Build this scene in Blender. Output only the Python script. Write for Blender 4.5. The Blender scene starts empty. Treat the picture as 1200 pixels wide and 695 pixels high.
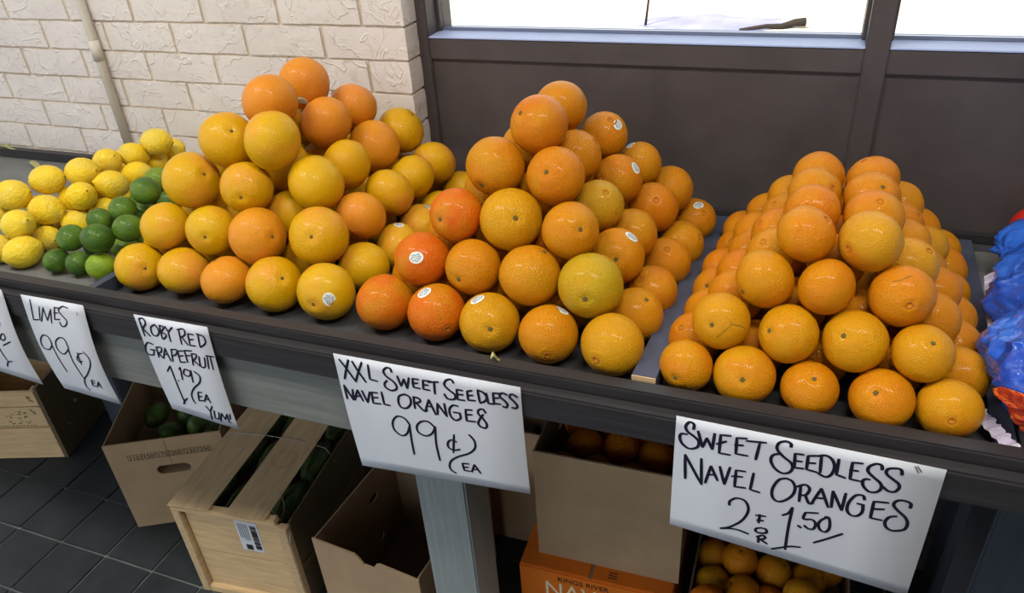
import bpy, bmesh, math, random, json
from mathutils import Vector, Matrix, Quaternion, noise
C = bpy.context.scene.collection
scene = bpy.context.scene
CZ = 1.52                                   # camera height above the floor
PI = math.pi
R = math.radians

# ---------------------------------------------------------------- camera
cam_data = bpy.data.cameras.new('camera')
cam = bpy.data.objects.new('camera', cam_data)
C.objects.link(cam)
cr = Vector((0.93428352, 0.35075982, -0.06388943))
cu = Vector((-0.13435374, 0.51235983, 0.84819601))
cf = Vector((-0.33024746, 0.78387177, -0.52581523))
m = Matrix((cr, cu, -cf)).transposed().to_4x4()
m.translation = Vector((0, 0, CZ))
cam.matrix_world = m
cam_data.sensor_width = 36.0
cam_data.lens = 894.234 / 1200 * 36
cam_data.clip_start = 0.02
scene.camera = cam

# ---------------------------------------------------------------- world, sun, exposure
world = bpy.data.worlds.new('world')
scene.world = world
world.use_nodes = True
bg = world.node_tree.nodes['Background']
bg.inputs[0].default_value = (0.86, 0.92, 1.0, 1)
bg.inputs[1].default_value = 1.6
sd = bpy.data.lights.new('sun', 'SUN')
sd.energy = 9.0
sd.angle = R(0.6)
sd.color = (1.0, 0.95, 0.86)
sun = bpy.data.objects.new('sun', sd)
sun.rotation_euler = Vector((-0.55, -0.62, 1.15)).to_track_quat('Z', 'Y').to_euler()
C.objects.link(sun)
scene.view_settings.view_transform = 'Standard'
scene.view_settings.look = 'None'
scene.view_settings.gamma = 1.0
scene.view_settings.use_curve_mapping = False
scene.view_settings.exposure = -0.02
scene.cycles.use_denoising = True
scene.cycles.max_bounces = 8

# ---------------------------------------------------------------- helpers
def srgb(r, g, b):
    f = lambda c: (c / 255 / 12.92) if c / 255 <= 0.04045 else ((c / 255 + 0.055) / 1.055) ** 2.4
    return (f(r), f(g), f(b), 1.0)

class N:
    """small node-tree builder"""
    def __init__(s, name):
        s.m = bpy.data.materials.new(name); s.m.use_nodes = True
        s.t = s.m.node_tree; s.t.nodes.clear()
        s.out = s.t.nodes.new('ShaderNodeOutputMaterial')
        s.b = s.t.nodes.new('ShaderNodeBsdfPrincipled')
        s.t.links.new(s.b.outputs[0], s.out.inputs[0])
    def n(s, typ, **kw):
        nd = s.t.nodes.new('ShaderNode' + typ)
        for k, v in kw.items():
            setattr(nd, k, v)
        return nd
    def l(s, a, b): s.t.links.new(a, b)
    def coord(s, which='Object', scale=None):
        c = s.n('TexCoord').outputs[which]
        if scale is not None:
            mp = s.n('Mapping'); s.l(c, mp.inputs[0])
            mp.inputs['Scale'].default_value = scale
            c = mp.outputs[0]
        return c
    def noise(s, vec, scale, detail=4, rough=0.5, dist=0.0):
        nd = s.n('TexNoise'); s.l(vec, nd.inputs['Vector'])
        nd.inputs['Scale'].default_value = scale; nd.inputs['Detail'].default_value = detail
        nd.inputs['Roughness'].default_value = rough; nd.inputs['Distortion'].default_value = dist
        return nd.outputs['Fac']
    def ramp(s, fac, stops):
        nd = s.n('ValToRGB'); s.l(fac, nd.inputs[0])
        e = nd.color_ramp.elements
        while len(e) < len(stops): e.new(0.5)
        for i, (p, c) in enumerate(stops):
            e[i].position = p; e[i].color = c if len(c) == 4 else (*c, 1)
        return nd.outputs[0]
    def mix(s, fac, a, b, mode='MIX'):
        nd = s.n('Mix', data_type='RGBA', blend_type=mode)
        for inp, v in ((nd.inputs[0], fac), (nd.inputs[6], a), (nd.inputs[7], b)):
            if isinstance(v, (int, float)): inp.default_value = v
            elif isinstance(v, tuple): inp.default_value = v
            else: s.l(v, inp)
        return nd.outputs[2]
    def bump(s, h, strength, dist, prev=None):
        nd = s.n('Bump'); s.l(h, nd.inputs['Height'])
        nd.inputs['Strength'].default_value = strength; nd.inputs['Distance'].default_value = dist
        if prev is not None: s.l(prev, nd.inputs['Normal'])
        return nd.outputs[0]
    def set(s, **kw):
        for k, v in kw.items():
            inp = s.b.inputs[k.replace('_', ' ')]
            if isinstance(v, (int, float, tuple)): inp.default_value = v
            else: s.l(v, inp)
        return s.m

G0 = (0, 0, 0, 1); G1 = (1, 1, 1, 1)

def mat_simple(name, col, rough=0.6, var=0.12, scale=12, bump=0.15, bd=0.001, spec=0.4, stretch=(1, 1, 1)):
    k = N(name); c = k.coord('Object', stretch)
    f = k.noise(c, scale, 5, 0.6)
    dark = tuple(x * (1 - var) for x in col[:3]) + (1,)
    lite = tuple(min(1, x * (1 + var)) for x in col[:3]) + (1,)
    g = k.noise(c, scale * 9, 3, 0.6)
    return k.set(Base_Color=k.ramp(f, [(0.3, dark), (0.7, lite)]), Roughness=rough, Specular_IOR_Level=spec,
                 Normal=k.bump(g, bump, bd))

def mat_citrus(name, pore, rough, blush=None, blush_lo=0.5, blush_hi=0.68, pore_str=0.38):
    k = N(name); c = k.coord('Object')
    oi = k.n('ObjectInfo')
    add = k.n('VectorMath', operation='ADD'); k.l(c, add.inputs[0])
    comb = k.n('CombineXYZ'); mu = k.n('Math', operation='MULTIPLY'); k.l(oi.outputs['Random'], mu.inputs[0]); mu.inputs[1].default_value = 37.0
    for i in range(3): k.l(mu.outputs[0], comb.inputs[i])
    k.l(comb.outputs[0], add.inputs[1]); v = add.outputs[0]
    f = k.noise(v, 2.2, 3, 0.55)
    col = k.mix(k.ramp(f, [(0.36, G0), (0.70, G1)]), oi.outputs['Color'], k.mix(0.22, oi.outputs['Color'], (0.62, 0.34, 0.002, 1) if 'lime' not in name else (0.10, 0.22, 0.02, 1)))
    if blush:
        h = k.noise(v, 1.4, 2, 0.5)
        col = k.mix(k.ramp(h, [(blush_lo, G0), (blush_hi, (0.75, 0.75, 0.75, 1))]), col, blush)
    sp = k.noise(v, 26, 2, 0.5)
    col = k.mix(k.ramp(sp, [(0.63, G0), (0.74, (0.35, 0.35, 0.35, 1))]), col, (0.45, 0.22, 0.03, 1))
    vo = k.n('TexVoronoi', feature='F1'); k.l(v, vo.inputs['Vector']); vo.inputs['Scale'].default_value = pore
    pr = k.ramp(vo.outputs['Distance'], [(0.0, G0), (0.55, G1)])
    col = k.mix(k.ramp(vo.outputs['Distance'], [(0.0, (0.12, 0.12, 0.12, 1)), (0.4, G0)]), col, k.mix(0.5, col, (0.5, 0.1, 0.0, 1)))
    nrm = k.bump(pr, pore_str, 0.009)
    nrm = k.bump(k.noise(v, pore * .55, 3, 0.6), pore_str * 1.1, 0.006, nrm)
    return k.set(Base_Color=col, Roughness=rough, Specular_IOR_Level=0.22, Normal=nrm, Coat_Weight=0.10, Coat_Roughness=0.1,
                 Subsurface_Weight=0.03, Subsurface_Radius=(0.5, 0.2, 0.05), Subsurface_Scale=0.05)

M = {}
M['navel'] = mat_citrus('orange_peel', 58, 0.31, (0.66, 0.17, 0.004, 1), 0.52, 0.76)
M['xxl'] = mat_citrus('large_orange_peel', 62, 0.33, (0.58, 0.27, 0.004, 1), 0.48, 0.7)
M['grapefruit'] = mat_citrus('grapefruit_peel', 62, 0.30, (0.72, 0.25, 0.045, 1), 0.5, 0.78, 0.24)
M['lemon'] = mat_citrus('lemon_peel', 24, 0.40, (0.70, 0.55, 0.10, 1), 0.5, 0.7, 0.3)
M['lime'] = mat_citrus('lime_peel', 22, 0.33, (0.10, 0.20, 0.015, 1), 0.45, 0.65, 0.22)
M['stem'] = mat_simple('stem_button', srgb(96, 84, 38), 0.8)
M['navelring'] = mat_simple('navel_ring', srgb(176, 104, 24), 0.7)
M['sticker'] = mat_simple('sticker_paper', srgb(226, 232, 228), 0.35, 0.03)
M['stickerink'] = mat_simple('sticker_ink', srgb(62, 84, 104), 0.4, 0.3, 60)
M['paper'] = mat_simple('sign_paper', srgb(206, 211, 220), 0.55, 0.02, 6, 0.05)
M['ink'] = mat_simple('marker_ink', srgb(22, 20, 44), 0.45, 0.35, 120, 0.0)
M['pencil'] = mat_simple('staple_metal', srgb(90, 88, 86), 0.4)

def mat_painted_wood(name, col, chip, rough=0.5, grain=(2, 40, 40)):
    k = N(name); c = k.coord('Object', grain)
    f = k.noise(c, 3, 6, 0.65, 0.3)
    g = k.noise(k.coord('Object'), 14, 6, 0.7)
    base = k.ramp(f, [(0.3, tuple(x * 0.8 for x in col[:3])), (0.75, tuple(x * 1.2 for x in col[:3]))])
    base = k.mix(k.ramp(g, [(0.68, G0), (0.78, (0.5, 0.5, 0.5, 1))]), base, chip)
    return k.set(Base_Color=base, Roughness=k.ramp(f, [(0.2, (rough - .08,) * 3), (0.8, (rough + .15,) * 3)]), Specular_IOR_Level=0.45,
                 Normal=k.bump(f, 0.35, 0.0015))
M['blackwood'] = mat_painted_wood('black_painted_wood', srgb(45, 43, 46), srgb(74, 70, 70), 0.42)
M['greywood'] = mat_painted_wood('grey_painted_wood', srgb(116, 120, 117), srgb(98, 102, 100), 0.5)
M['greywood_v'] = mat_painted_wood('grey_painted_post', srgb(136, 144, 146), srgb(112, 118, 120), 0.5, (40, 40, 2))
M['slatewood'] = mat_painted_wood('dark_slate_post', srgb(58, 66, 76), srgb(48, 54, 62), 0.5, (40, 40, 2))  # darker slate tone, used on some of the legs
M['deck'] = mat_painted_wood('grey_deck_paint', srgb(112, 114, 113), srgb(94, 96, 97), 0.5, (6, 6, 6))
M['deck_shaded'] = mat_painted_wood('shaded_deck_paint', srgb(62, 64, 68), srgb(50, 52, 56), 0.55, (6, 6, 6))  # deck colour darkened to stand for the shade between the piles
M['divider'] = mat_painted_wood('slate_blue_divider', srgb(66, 72, 92), srgb(50, 55, 72), 0.5, (40, 3, 40))
M['rawwood'] = mat_painted_wood('raw_wood', srgb(206, 176, 132), srgb(170, 140, 96), 0.7)
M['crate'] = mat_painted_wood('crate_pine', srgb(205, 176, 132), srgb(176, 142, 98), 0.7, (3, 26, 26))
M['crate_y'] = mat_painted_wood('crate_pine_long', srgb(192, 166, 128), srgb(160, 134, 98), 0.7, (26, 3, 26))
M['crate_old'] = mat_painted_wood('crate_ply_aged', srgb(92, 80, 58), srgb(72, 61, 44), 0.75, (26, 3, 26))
M['frame'] = mat_painted_wood('window_frame_paint', srgb(75, 69, 70), srgb(85, 79, 80), 0.5, (3, 3, 3))
M['sash'] = mat_simple('sash_paint', srgb(104, 112, 134), 0.4, 0.06)
M['sill'] = mat_simple('skylit_sill_paint', srgb(170, 186, 224), 0.4, 0.06)  # blue of the sky light on the sill is put into its colour
M['wire'] = mat_simple('wire', srgb(150, 150, 145), 0.35)
M['greenprint'] = mat_simple('green_stamp_ink', srgb(96, 112, 56), 0.8)
M['redprint'] = mat_simple('red_stamp_ink', srgb(176, 108, 84), 0.8)
M['blackprint'] = mat_simple('black_print', srgb(40, 34, 30), 0.8)
M['whiteprint'] = mat_simple('cream_print', srgb(238, 224, 190), 0.7)
M['floor_dark'] = mat_simple('grout_bed', srgb(104, 108, 110), 0.9, 0.3, 20, 0.4, 0.002)

def mat_card(name, col):
    k = N(name); c = k.coord('Object')
    f = k.noise(c, 9, 5, 0.6); g = k.noise(k.coord('Object', (60, 60, 900)), 1.0, 2)
    base = k.ramp(f, [(0.3, tuple(x * 0.86 for x in col[:3])), (0.7, tuple(x * 1.1 for x in col[:3]))])
    return k.set(Base_Color=base, Roughness=0.85, Specular_IOR_Level=0.25, Normal=k.bump(g, 0.12, 0.0006))
M['card'] = mat_card('cardboard', srgb(166, 142, 112))
M['card_in'] = mat_card('cardboard_inside', srgb(140, 118, 92))
M['card_orange'] = mat_card('orange_printed_card', srgb(226, 120, 34))

def mat_brick():
    k = N('painted_brick'); c = k.coord('Object'); 
    oi = k.n('ObjectInfo')
    add = k.n('VectorMath', operation='ADD'); k.l(c, add.inputs[0])
    k.l(oi.outputs['Location'], add.inputs[1]); v = add.outputs[0]
    f = k.noise(v, 5, 5, 0.6); h = k.noise(v, 42, 6, 0.62, 0.8); h2 = k.noise(v, 150, 3, 0.6)
    col = k.ramp(f, [(0.3, srgb(212, 205, 200)), (0.7, srgb(228, 222, 217))])
    col = k.mix(k.ramp(h, [(0.30, (0.5, 0.5, 0.5, 1)), (0.42, G0)]), col, srgb(184, 173, 160))
    cr_ = k.ramp(h, [(0.40, G0), (0.52, G1), (0.60, (0.6, 0.6, 0.6, 1))])
    h3 = k.noise(v, 9, 2, 0.5, 1.8)
    dr = k.ramp(h3, [(0.485, G0), (0.50, G1), (0.52, G0)])
    return k.set(Base_Color=col, Roughness=0.6, Specular_IOR_Level=0.35,
                 Normal=k.bump(dr, 0.45, 0.003, k.bump(h2, 0.15, 0.001, k.bump(cr_, 0.25, 0.003))))
M['brick'] = mat_brick()
M['mortar'] = mat_simple('painted_mortar', srgb(206, 192, 174), 0.75, 0.16, 16, 0.5, 0.004)
M['conduit'] = mat_simple('conduit_paint', srgb(204, 198, 186), 0.45, 0.05)

def mat_tile():
    k = N('slate_tile'); c = k.coord('Object'); oi = k.n('ObjectInfo')
    add = k.n('VectorMath', operation='ADD'); k.l(c, add.inputs[0]); k.l(oi.outputs['Location'], add.inputs[1]); v = add.outputs[0]
    f = k.noise(v, 7, 6, 0.65); g = k.noise(v, 60, 4, 0.6)
    col = k.ramp(f, [(0.3, srgb(33, 38, 41)), (0.72, srgb(52, 58, 62))])
    sc = k.noise(k.coord('Object', (14, 90, 20)), 1.6, 5, 0.7, 1.0)
    col = k.mix(k.ramp(sc, [(0.70, G0), (0.76, (0.3, 0.3, 0.3, 1))]), col, srgb(120, 124, 126))
    return k.set(Base_Color=col, Roughness=k.ramp(f, [(0.3, (.5,) * 3), (0.7, (.68,) * 3)]), Specular_IOR_Level=0.25, Normal=k.bump(g, 0.2, 0.001))
M['tile'] = mat_tile()

def mat_glass():
    k = N('window_glass'); t = k.n('BsdfTransparent'); g = k.n('BsdfGlossy'); g.inputs['Roughness'].default_value = 0.02
    fr = k.n('Fresnel'); fr.inputs[0].default_value = 1.3
    mx = k.n('MixShader'); k.l(fr.outputs[0], mx.inputs[0]); k.l(t.outputs[0], mx.inputs[1]); k.l(g.outputs[0], mx.inputs[2])
    k.l(mx.outputs[0], k.out.inputs[0]); return k.m
M['glass'] = mat_glass()

def mat_film():
    k = N('blue_bag_film'); c = k.coord('Object')
    f = k.noise(c, 7, 2, 0.5, 1.0)
    n1 = k.noise(c, 8, 1, 0.4, 1.2); cre = k.ramp(n1, [(0.40, G0), (0.50, G1), (0.60, G0)])
    n2 = k.noise(c, 30, 2, 0.5, 1.2); cre2 = k.ramp(n2, [(0.42, G0), (0.50, G1), (0.58, G0)])
    col = k.ramp(f, [(0.35, srgb(22, 66, 176)), (0.6, srgb(36, 96, 206)), (0.85, srgb(64, 124, 220))])
    return k.set(Base_Color=col, Roughness=0.2, Specular_IOR_Level=0.6, Coat_Weight=0.7, Coat_Roughness=0.08,
                 Normal=k.bump(cre2, 0.18, 0.003, k.bump(cre, 0.6, 0.010)))
M['film'] = mat_film()
M['clearfilm'] = mat_simple('pale_bag_seal', srgb(172, 166, 190), 0.2, 0.25, 90, 0.4, 0.002, 0.7)
M['net'] = mat_simple('red_net', srgb(186, 40, 26), 0.4)
M['darkred'] = mat_simple('dark_red_skin', srgb(120, 22, 26), 0.35)

def mat_ground():
    k = N('sunlit_gravel'); c = k.coord('Object')
    f = k.noise(c, 1.2, 6, 0.6); g = k.noise(c, 9, 6, 0.7)
    col = k.ramp(f, [(0.35, srgb(192, 182, 154)), (0.65, srgb(206, 202, 194))])
    col = k.mix(k.ramp(g, [(0.56, G0), (0.72, (0.8, 0.8, 0.8, 1))]), col, srgb(176, 146, 100))
    return k.set(Base_Color=col, Roughness=0.9, Normal=k.bump(g, 0.3, 0.02))
M['ground'] = mat_ground()
M['puddle'] = mat_simple('wet_patch', srgb(128, 126, 156), 0.25, 0.3, 3)
M['bark'] = mat_simple('dark_bark', srgb(40, 31, 24), 0.9, 0.3, 20)
M['plaster'] = mat_simple('plaster', srgb(160, 155, 148), 0.8, 0.04, 3)
M['sidewalk'] = mat_simple('dark_asphalt', srgb(84, 84, 86), 0.9, 0.08, 2)

def link_mesh(name, me, mats, parent=None, smooth=False):
    o = bpy.data.objects.new(name, me); C.objects.link(o)
    if parent is not None: o.parent = parent
    if mats is not None:
        for mm in (mats if isinstance(mats, (list, tuple)) else [mats]): me.materials.append(mm)
    if smooth:
        for p in me.polygons: p.use_smooth = True
    return o

def obj(name, bm, mats, parent=None, smooth=False):
    me = bpy.data.meshes.new(name); bm.to_mesh(me); bm.free()
    return link_mesh(name, me, mats, parent, smooth)

def tag(o, label=None, cat=None, group=None, kind=None):
    if label: o['label'] = label
    if cat: o['category'] = cat
    if group: o['group'] = group
    if kind: o['kind'] = kind
    return o

def empty(name, loc=(0, 0, 0), rz=0.0):
    o = bpy.data.objects.new(name, None); C.objects.link(o)
    o.location = loc; o.rotation_euler = (0, 0, rz); o.empty_display_size = 0.05
    return o

def add_box(bm, lo, hi, bevel=0.0, mat=None):
    lo = Vector(lo); hi = Vector(hi); c = (lo + hi) / 2; s = hi - lo
    g = bmesh.ops.create_cube(bm, size=1.0, matrix=Matrix.Translation(c) @ Matrix.Diagonal((s.x, s.y, s.z, 1)))
    if mat is not None:
        for v in g['verts']: v.co = mat @ v.co
    if bevel > 0:
        es = list({e for v in g['verts'] for e in v.link_edges})
        bmesh.ops.bevel(bm, geom=es, offset=bevel, segments=2, affect='EDGES', clamp_overlap=True)
    return bm

def box_obj(name, lo, hi, mat, parent=None, bevel=0.002, xf=None):
    bm = bmesh.new(); add_box(bm, lo, hi, bevel, xf)
    return obj(name, bm, mat, parent)

def add_tube(bm, pts, r, seg=8, r2=None):
    pts = [Vector(p) for p in pts]; rings = []
    n = len(pts)
    for i, p in enumerate(pts):
        d = (pts[min(i + 1, n - 1)] - pts[max(i - 1, 0)]).normalized()
        a = d.orthogonal().normalized() if not rings else (prev - d * prev.dot(d)).normalized()
        prev = a; b = d.cross(a)
        rr = r if r2 is None else r + (r2 - r) * i / (n - 1)
        rings.append([bm.verts.new(p + (a * math.cos(t) + b * math.sin(t)) * rr) for t in [2 * PI * k / seg for k in range(seg)]])
    for i in range(n - 1):
        for k in range(seg):
            bm.faces.new((rings[i][k], rings[i][(k + 1) % seg], rings[i + 1][(k + 1) % seg], rings[i + 1][k]))
    bm.faces.new(rings[0][::-1]); bm.faces.new(rings[-1])

def panel_bm(outer, holes, thick, xf=None):
    """flat board in the XZ plane with holes, thickness along +Y"""
    bm = bmesh.new(); loops = []
    for lp in [outer] + holes:
        vs = [bm.verts.new((x, 0, z)) for x, z in lp]
        loops.append([bm.edges.new((vs[i], vs[(i + 1) % len(vs)])) for i in range(len(vs))])
    res = bmesh.ops.triangle_fill(bm, use_beauty=True, use_dissolve=False, edges=[e for l in loops for e in l])
    fs = [g for g in res['geom'] if isinstance(g, bmesh.types.BMFace)]
    ex = bmesh.ops.extrude_face_region(bm, geom=fs)
    for g in ex['geom']:
        if isinstance(g, bmesh.types.BMVert): g.co.y += thick
    bmesh.ops.recalc_face_normals(bm, faces=bm.faces)
    if xf is not None: bm.transform(xf)
    return bm

def slot(cx, cz, w, h, n=5):
    r = h / 2; pts = []
    for k in range(n + 1):
        a = -PI / 2 + PI * k / n; pts.append((cx + w / 2 - r + r * math.cos(a), cz + r * math.sin(a)))
    for k in range(n + 1):
        a = PI / 2 + PI * k / n; pts.append((cx - w / 2 + r + r * math.cos(a), cz + r * math.sin(a)))
    return pts

def text_obj(name, s, size, mat, parent, matrix, extrude=0.0004, align='LEFT'):
    cu_ = bpy.data.curves.new(name, 'FONT'); cu_.body = s; cu_.size = size; cu_.extrude = extrude; cu_.align_x = align
    t = bpy.data.objects.new(name, cu_); C.objects.link(t)
    dg = bpy.context.evaluated_depsgraph_get(); me = bpy.data.meshes.new_from_object(t.evaluated_get(dg))
    bpy.data.objects.remove(t); me.transform(matrix)
    me.materials.clear()
    return link_mesh(name, me, mat, parent)

FACE_FRONT = Matrix.Rotation(PI / 2, 4, 'X')      # text plane turned to face -Y

# ================================================================ STRUCTURE
YB, YW = 1.330, 1.382            # brick face, window-wall face
XC = -0.768 * 0.96               # brick corner
random.seed(11)
floor = empty('floor'); tag(floor, 'floor of small square dark slate tiles with pale grout', 'floor', kind='structure')
obj_ = box_obj('grout_bed', (-4.0, -3.0, -0.06), (3.2, YB + .2, -0.004), M['floor_dark'], floor, 0)
tile_meshes = []
for k in range(4):
    bm = bmesh.new(); add_box(bm, (-.0735, -.0735, -.008), (.0735, .0735, 0), 0.0014)
    for v in bm.verts: v.co.x += random.uniform(-.0006, .0006); v.co.y += random.uniform(-.0006, .0006)
    me = bpy.data.meshes.new('tile'); bm.to_mesh(me); bm.free(); me.materials.append(M['tile']); tile_meshes.append(me)
TX0, TY0, TP = -1.83, .824, .1525
for i in range(-5, 14):
    for j in range(-2, 4):
        o = bpy.data.objects.new('tile', random.choice(tile_meshes)); C.objects.link(o); o.parent = floor
        o.location = (TX0 + (i + .5) * TP, TY0 + (j + .5) * TP, random.uniform(-.0006, .0006))
bm = bmesh.new()
for i in range(-14, 33):
    for j in range(-24, 4):
        if -5 <= i < 14 and j >= -2: continue
        add_box(bm, (TX0 + i * TP + .003, TY0 + j * TP + .003, -.008), (TX0 + (i + 1) * TP - .003, TY0 + (j + 1) * TP - .003, 0))
tag(obj('distant_tiles', bm, M['tile'], floor), kind='stuff')

# --- painted brick wall (left)
wall = empty('wall_left'); tag(wall, 'cream painted brick wall with raked joints and rough drips', 'wall', kind='structure')
box_obj('mortar_bed', (-4.0, YB + .0048, 0), (XC - .009, YB + .2, 2.8), M['mortar'], wall, 0)
CP, BL = 0.0650, 0.1915          # course pitch, brick pitch
def brick_mesh(L, seed, ret=False):
    rnd = random.Random(seed); bm = bmesh.new()
    H = CP - .0058; D = .06
    nx, nz = 8, 3
    xs = [(-L / 2 + L * i / nx) for i in range(nx + 1)]; zs = [(-H / 2 + H * j / nz) for j in range(nz + 1)]
    g = [[bm.verts.new((x + (rnd.uniform(-.0012, .0012) if 0 < i < nx else rnd.uniform(-.0008, .0008)), rnd.uniform(-.00025, .00025) + (.0006 if i in (0, nx) or j in (0, nz) else 0), z + rnd.uniform(-.0010, .0010))) for j, z in enumerate(zs)] for i, x in enumerate(xs)]
    for i in range(nx):
        for j in range(nz): bm.faces.new((g[i][j], g[i + 1][j], g[i + 1][j + 1], g[i][j + 1]))
    rim = [g[i][0] for i in range(nx + 1)] + [g[nx][j] for j in range(1, nz + 1)] + [g[i][nz] for i in range(nx - 1, -1, -1)] + [g[0][j] for j in range(nz - 1, 0, -1)]
    back = [bm.verts.new((v.co.x * (1.0), D, v.co.z)) for v in rim]
    for i in range(len(rim)): 
        k = (i + 1) % len(rim); bm.faces.new((rim[k], rim[i], back[i], back[k]))
    me = bpy.data.meshes.new('brick'); bm.to_mesh(me); bm.free(); me.materials.append(M['brick'])
    for p in me.polygons: p.use_smooth = False
    return me
full = [brick_mesh(BL - .008, s) for s in range(6)]
half = [brick_mesh(BL / 2 - .008, s + 20) for s in range(4)]
zj = CZ - 0.465 * .96            # a bed joint
for row in range(-5, 10):
    zc = zj + (row + .5) * CP
    odd = (row % 2 == 0)         # rows whose end brick is a half
    x = XC
    if odd:
        o = bpy.data.objects.new('brick', random.choice(half)); C.objects.link(o); o.parent = wall
        o.location = (x - BL / 4 , YB + random.uniform(-.001, .001), zc); x -= BL / 2
    for n in range(8 if row < 9 else 8):
        o = bpy.data.objects.new('brick', random.choice(full)); C.objects.link(o); o.parent = wall
        o.location = (x - BL / 2, YB + random.uniform(-.001, .001), zc); x -= BL
bm = bmesh.new()
for row in range(-15, 27):
    zc = zj + (row + .5) * CP; x0 = XC - (BL / 2 if row % 2 == 0 else 0)
    for n in range(-1 if row % 2 == 0 else 0, 17):
        if -5 <= row < 10 and n < 8: continue
        xa, xb = x0 - (n + 1) * BL + .004, x0 - n * BL - .004
        if xb > XC + .001: xb = XC - .004
        add_box(bm, (xa, YB + .001, zc - CP / 2 + .004), (xb, YB + .05, zc + CP / 2 - .004))
tag(obj('distant_bricks', bm, M['brick'], wall), kind='stuff')

# --- dark window wall with panels
ww = empty('wall_back'); tag(ww, 'dark taupe panelled wood wall under the shop windows', 'wall', kind='structure')
ZS = CZ - .36 * .96              # sill level
ZP = CZ - .4055 * .96            # top of recessed panels
MX0, MX1 = .0763 * .96, .1145 * .96
XL = -.7485 * .96
XR = 3.2
panelY = YW + .007
W = lambda nm, a, b, bv=.002: box_obj(nm, a, b, M['frame'], ww, bv)
W('stile', (XC - .03, YW, 0), (XL, YW + .09, 2.8))
W('stile', (MX0, YW, 0), (MX1, YW + .09, 2.35))
W('stile', (MX1 + .80, YW, 0), (MX1 + .84, YW + .09, 2.35))
W('stile', (MX1 + 1.64, YW, 0), (MX1 + 1.68, YW + .09, 2.35))
for a, b in ((XL, MX0), (MX1, MX1 + .80), (MX1 + .84, MX1 + 1.64), (MX1 + 1.68, XR)):
    W('rail', (a, YW + .0004, ZP), (b, YW + .075, ZS - .0025))
    W('panel', (a - .01, panelY, .10), (b + .01, panelY + .03, ZP + .02), 0)
    W('rail', (a, YW + .0004, 0), (b, YW + .07, .12))
W('rail', (XL, YW + .001, 2.30), (XR, YW + .09, 2.8))
for n, (a, b) in enumerate(((XL, MX0), (MX1, MX1 + .80), (MX1 + .84, MX1 + 1.64))):
    w = empty('window_%d' % (n + 1)); tag(w, ['large left pane looking out on bright gravel', 'right pane beyond the dark mullion', 'far right pane outside the picture'][n], 'window', kind='structure')
    box_obj('sill', (a, YW - .001, ZS - .003), (b, YW + .10, ZS), M['sill'], w, .001)
    for nm, lo, hi in (('jamb', (a, YW + .045, ZS), (a + .006, YW + .10, 2.30)), ('jamb', (b - .006, YW + .045, ZS), (b, YW + .10, 2.30)),
                       ('sash_rail', (a + .006, YW + .055, ZS), (b - .006, YW + .07, ZS + .006)), ('sash_rail', (a + .006, YW + .055, 2.285), (b - .006, YW + .07, 2.30))):
        box_obj(nm, lo, hi, M['frame'] if nm != 'sash_rail' else M['sash'], w, .001)
    box_obj('pane', (a + .006, YW + .060, ZS + .006), (b - .006, YW + .064, 2.285), M['glass'], w, 0)

# --- ceiling, unseen walls added to block light, outside ground
fw = box_obj('light_block_front', (.55, -2.6, 0), (3.2, -2.45, 2.8), M['plaster'], None, 0); tag(fw, kind='structure')  # unseen wall added to narrow the light from behind the camera
ce = box_obj('ceiling', (-4.2, -2.6, 2.8), (3.4, 1.75, 2.95), M['plaster'], None, 0); tag(ce, kind='structure')
sw = box_obj('light_block_right', (3.2, -2.6, 0), (3.35, 1.5, 2.8), M['plaster'], None, 0); tag(sw, kind='structure')  # unseen wall added so that light arrives from the left
gr = bmesh.new(); add_box(gr, (-40, 1.6, -.30), (40, 70, -.05))
tag(obj('ground', gr, M['ground']), 'pale sunlit gravel yard outside the windows', 'ground', kind='structure')
gr = bmesh.new(); add_box(gr, (-40, -40, -.25), (40, -3.0, -.03)); add_box(gr, (-40, -3.0, -.25), (-4.0, 1.6, -.03))
tag(obj('sidewalk', gr, M['sidewalk']), 'dark asphalt in front of the shop', 'pavement', kind='structure')

# things outside
def blob_patch(name, cx, cy, rx, ry, z, mat, seed, h=.004):
    bm = bmesh.new(); rnd = random.Random(seed); n = 28
    ring = [bm.verts.new((cx + rx * math.cos(2 * PI * k / n) * rnd.uniform(.8, 1.1), cy + ry * math.sin(2 * PI * k / n) * rnd.uniform(.75, 1.1), z)) for k in range(n)]
    c = bm.verts.new((cx, cy, z + h))
    for k in range(n): bm.faces.new((ring[k], ring[(k + 1) % n], c))
    return obj(name, bm, mat)
tag(blob_patch('wet_patch', -.86, 6.95, .66, .34, -.047, M['puddle'], 4), 'bluish wet patch on the gravel outside the left window', 'puddle')
bm = bmesh.new(); add_tube(bm, [(-.62, 6.70, -.04), (-.42, 6.78, -.025), (-.30, 6.80, -.03), (-.20, 6.86, -.01), (-.12, 6.84, 0)], .012, 8, .036)
tag(obj('fallen_branch', bm, M['bark'], None, True), 'short dark log lying on the gravel beside the wet patch', 'log')
bm = bmesh.new(); add_tube(bm, [(-1.43, 6.84, -.06), (-1.42, 6.90, .15), (-1.38, 6.95, .38), (-1.38, 7.0, .8)], .012, 6, .008)
tag(obj('thin_sapling', bm, M['bark'], None, True), 'thin dark bare stem standing upright outside the left window', 'plant')

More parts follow.
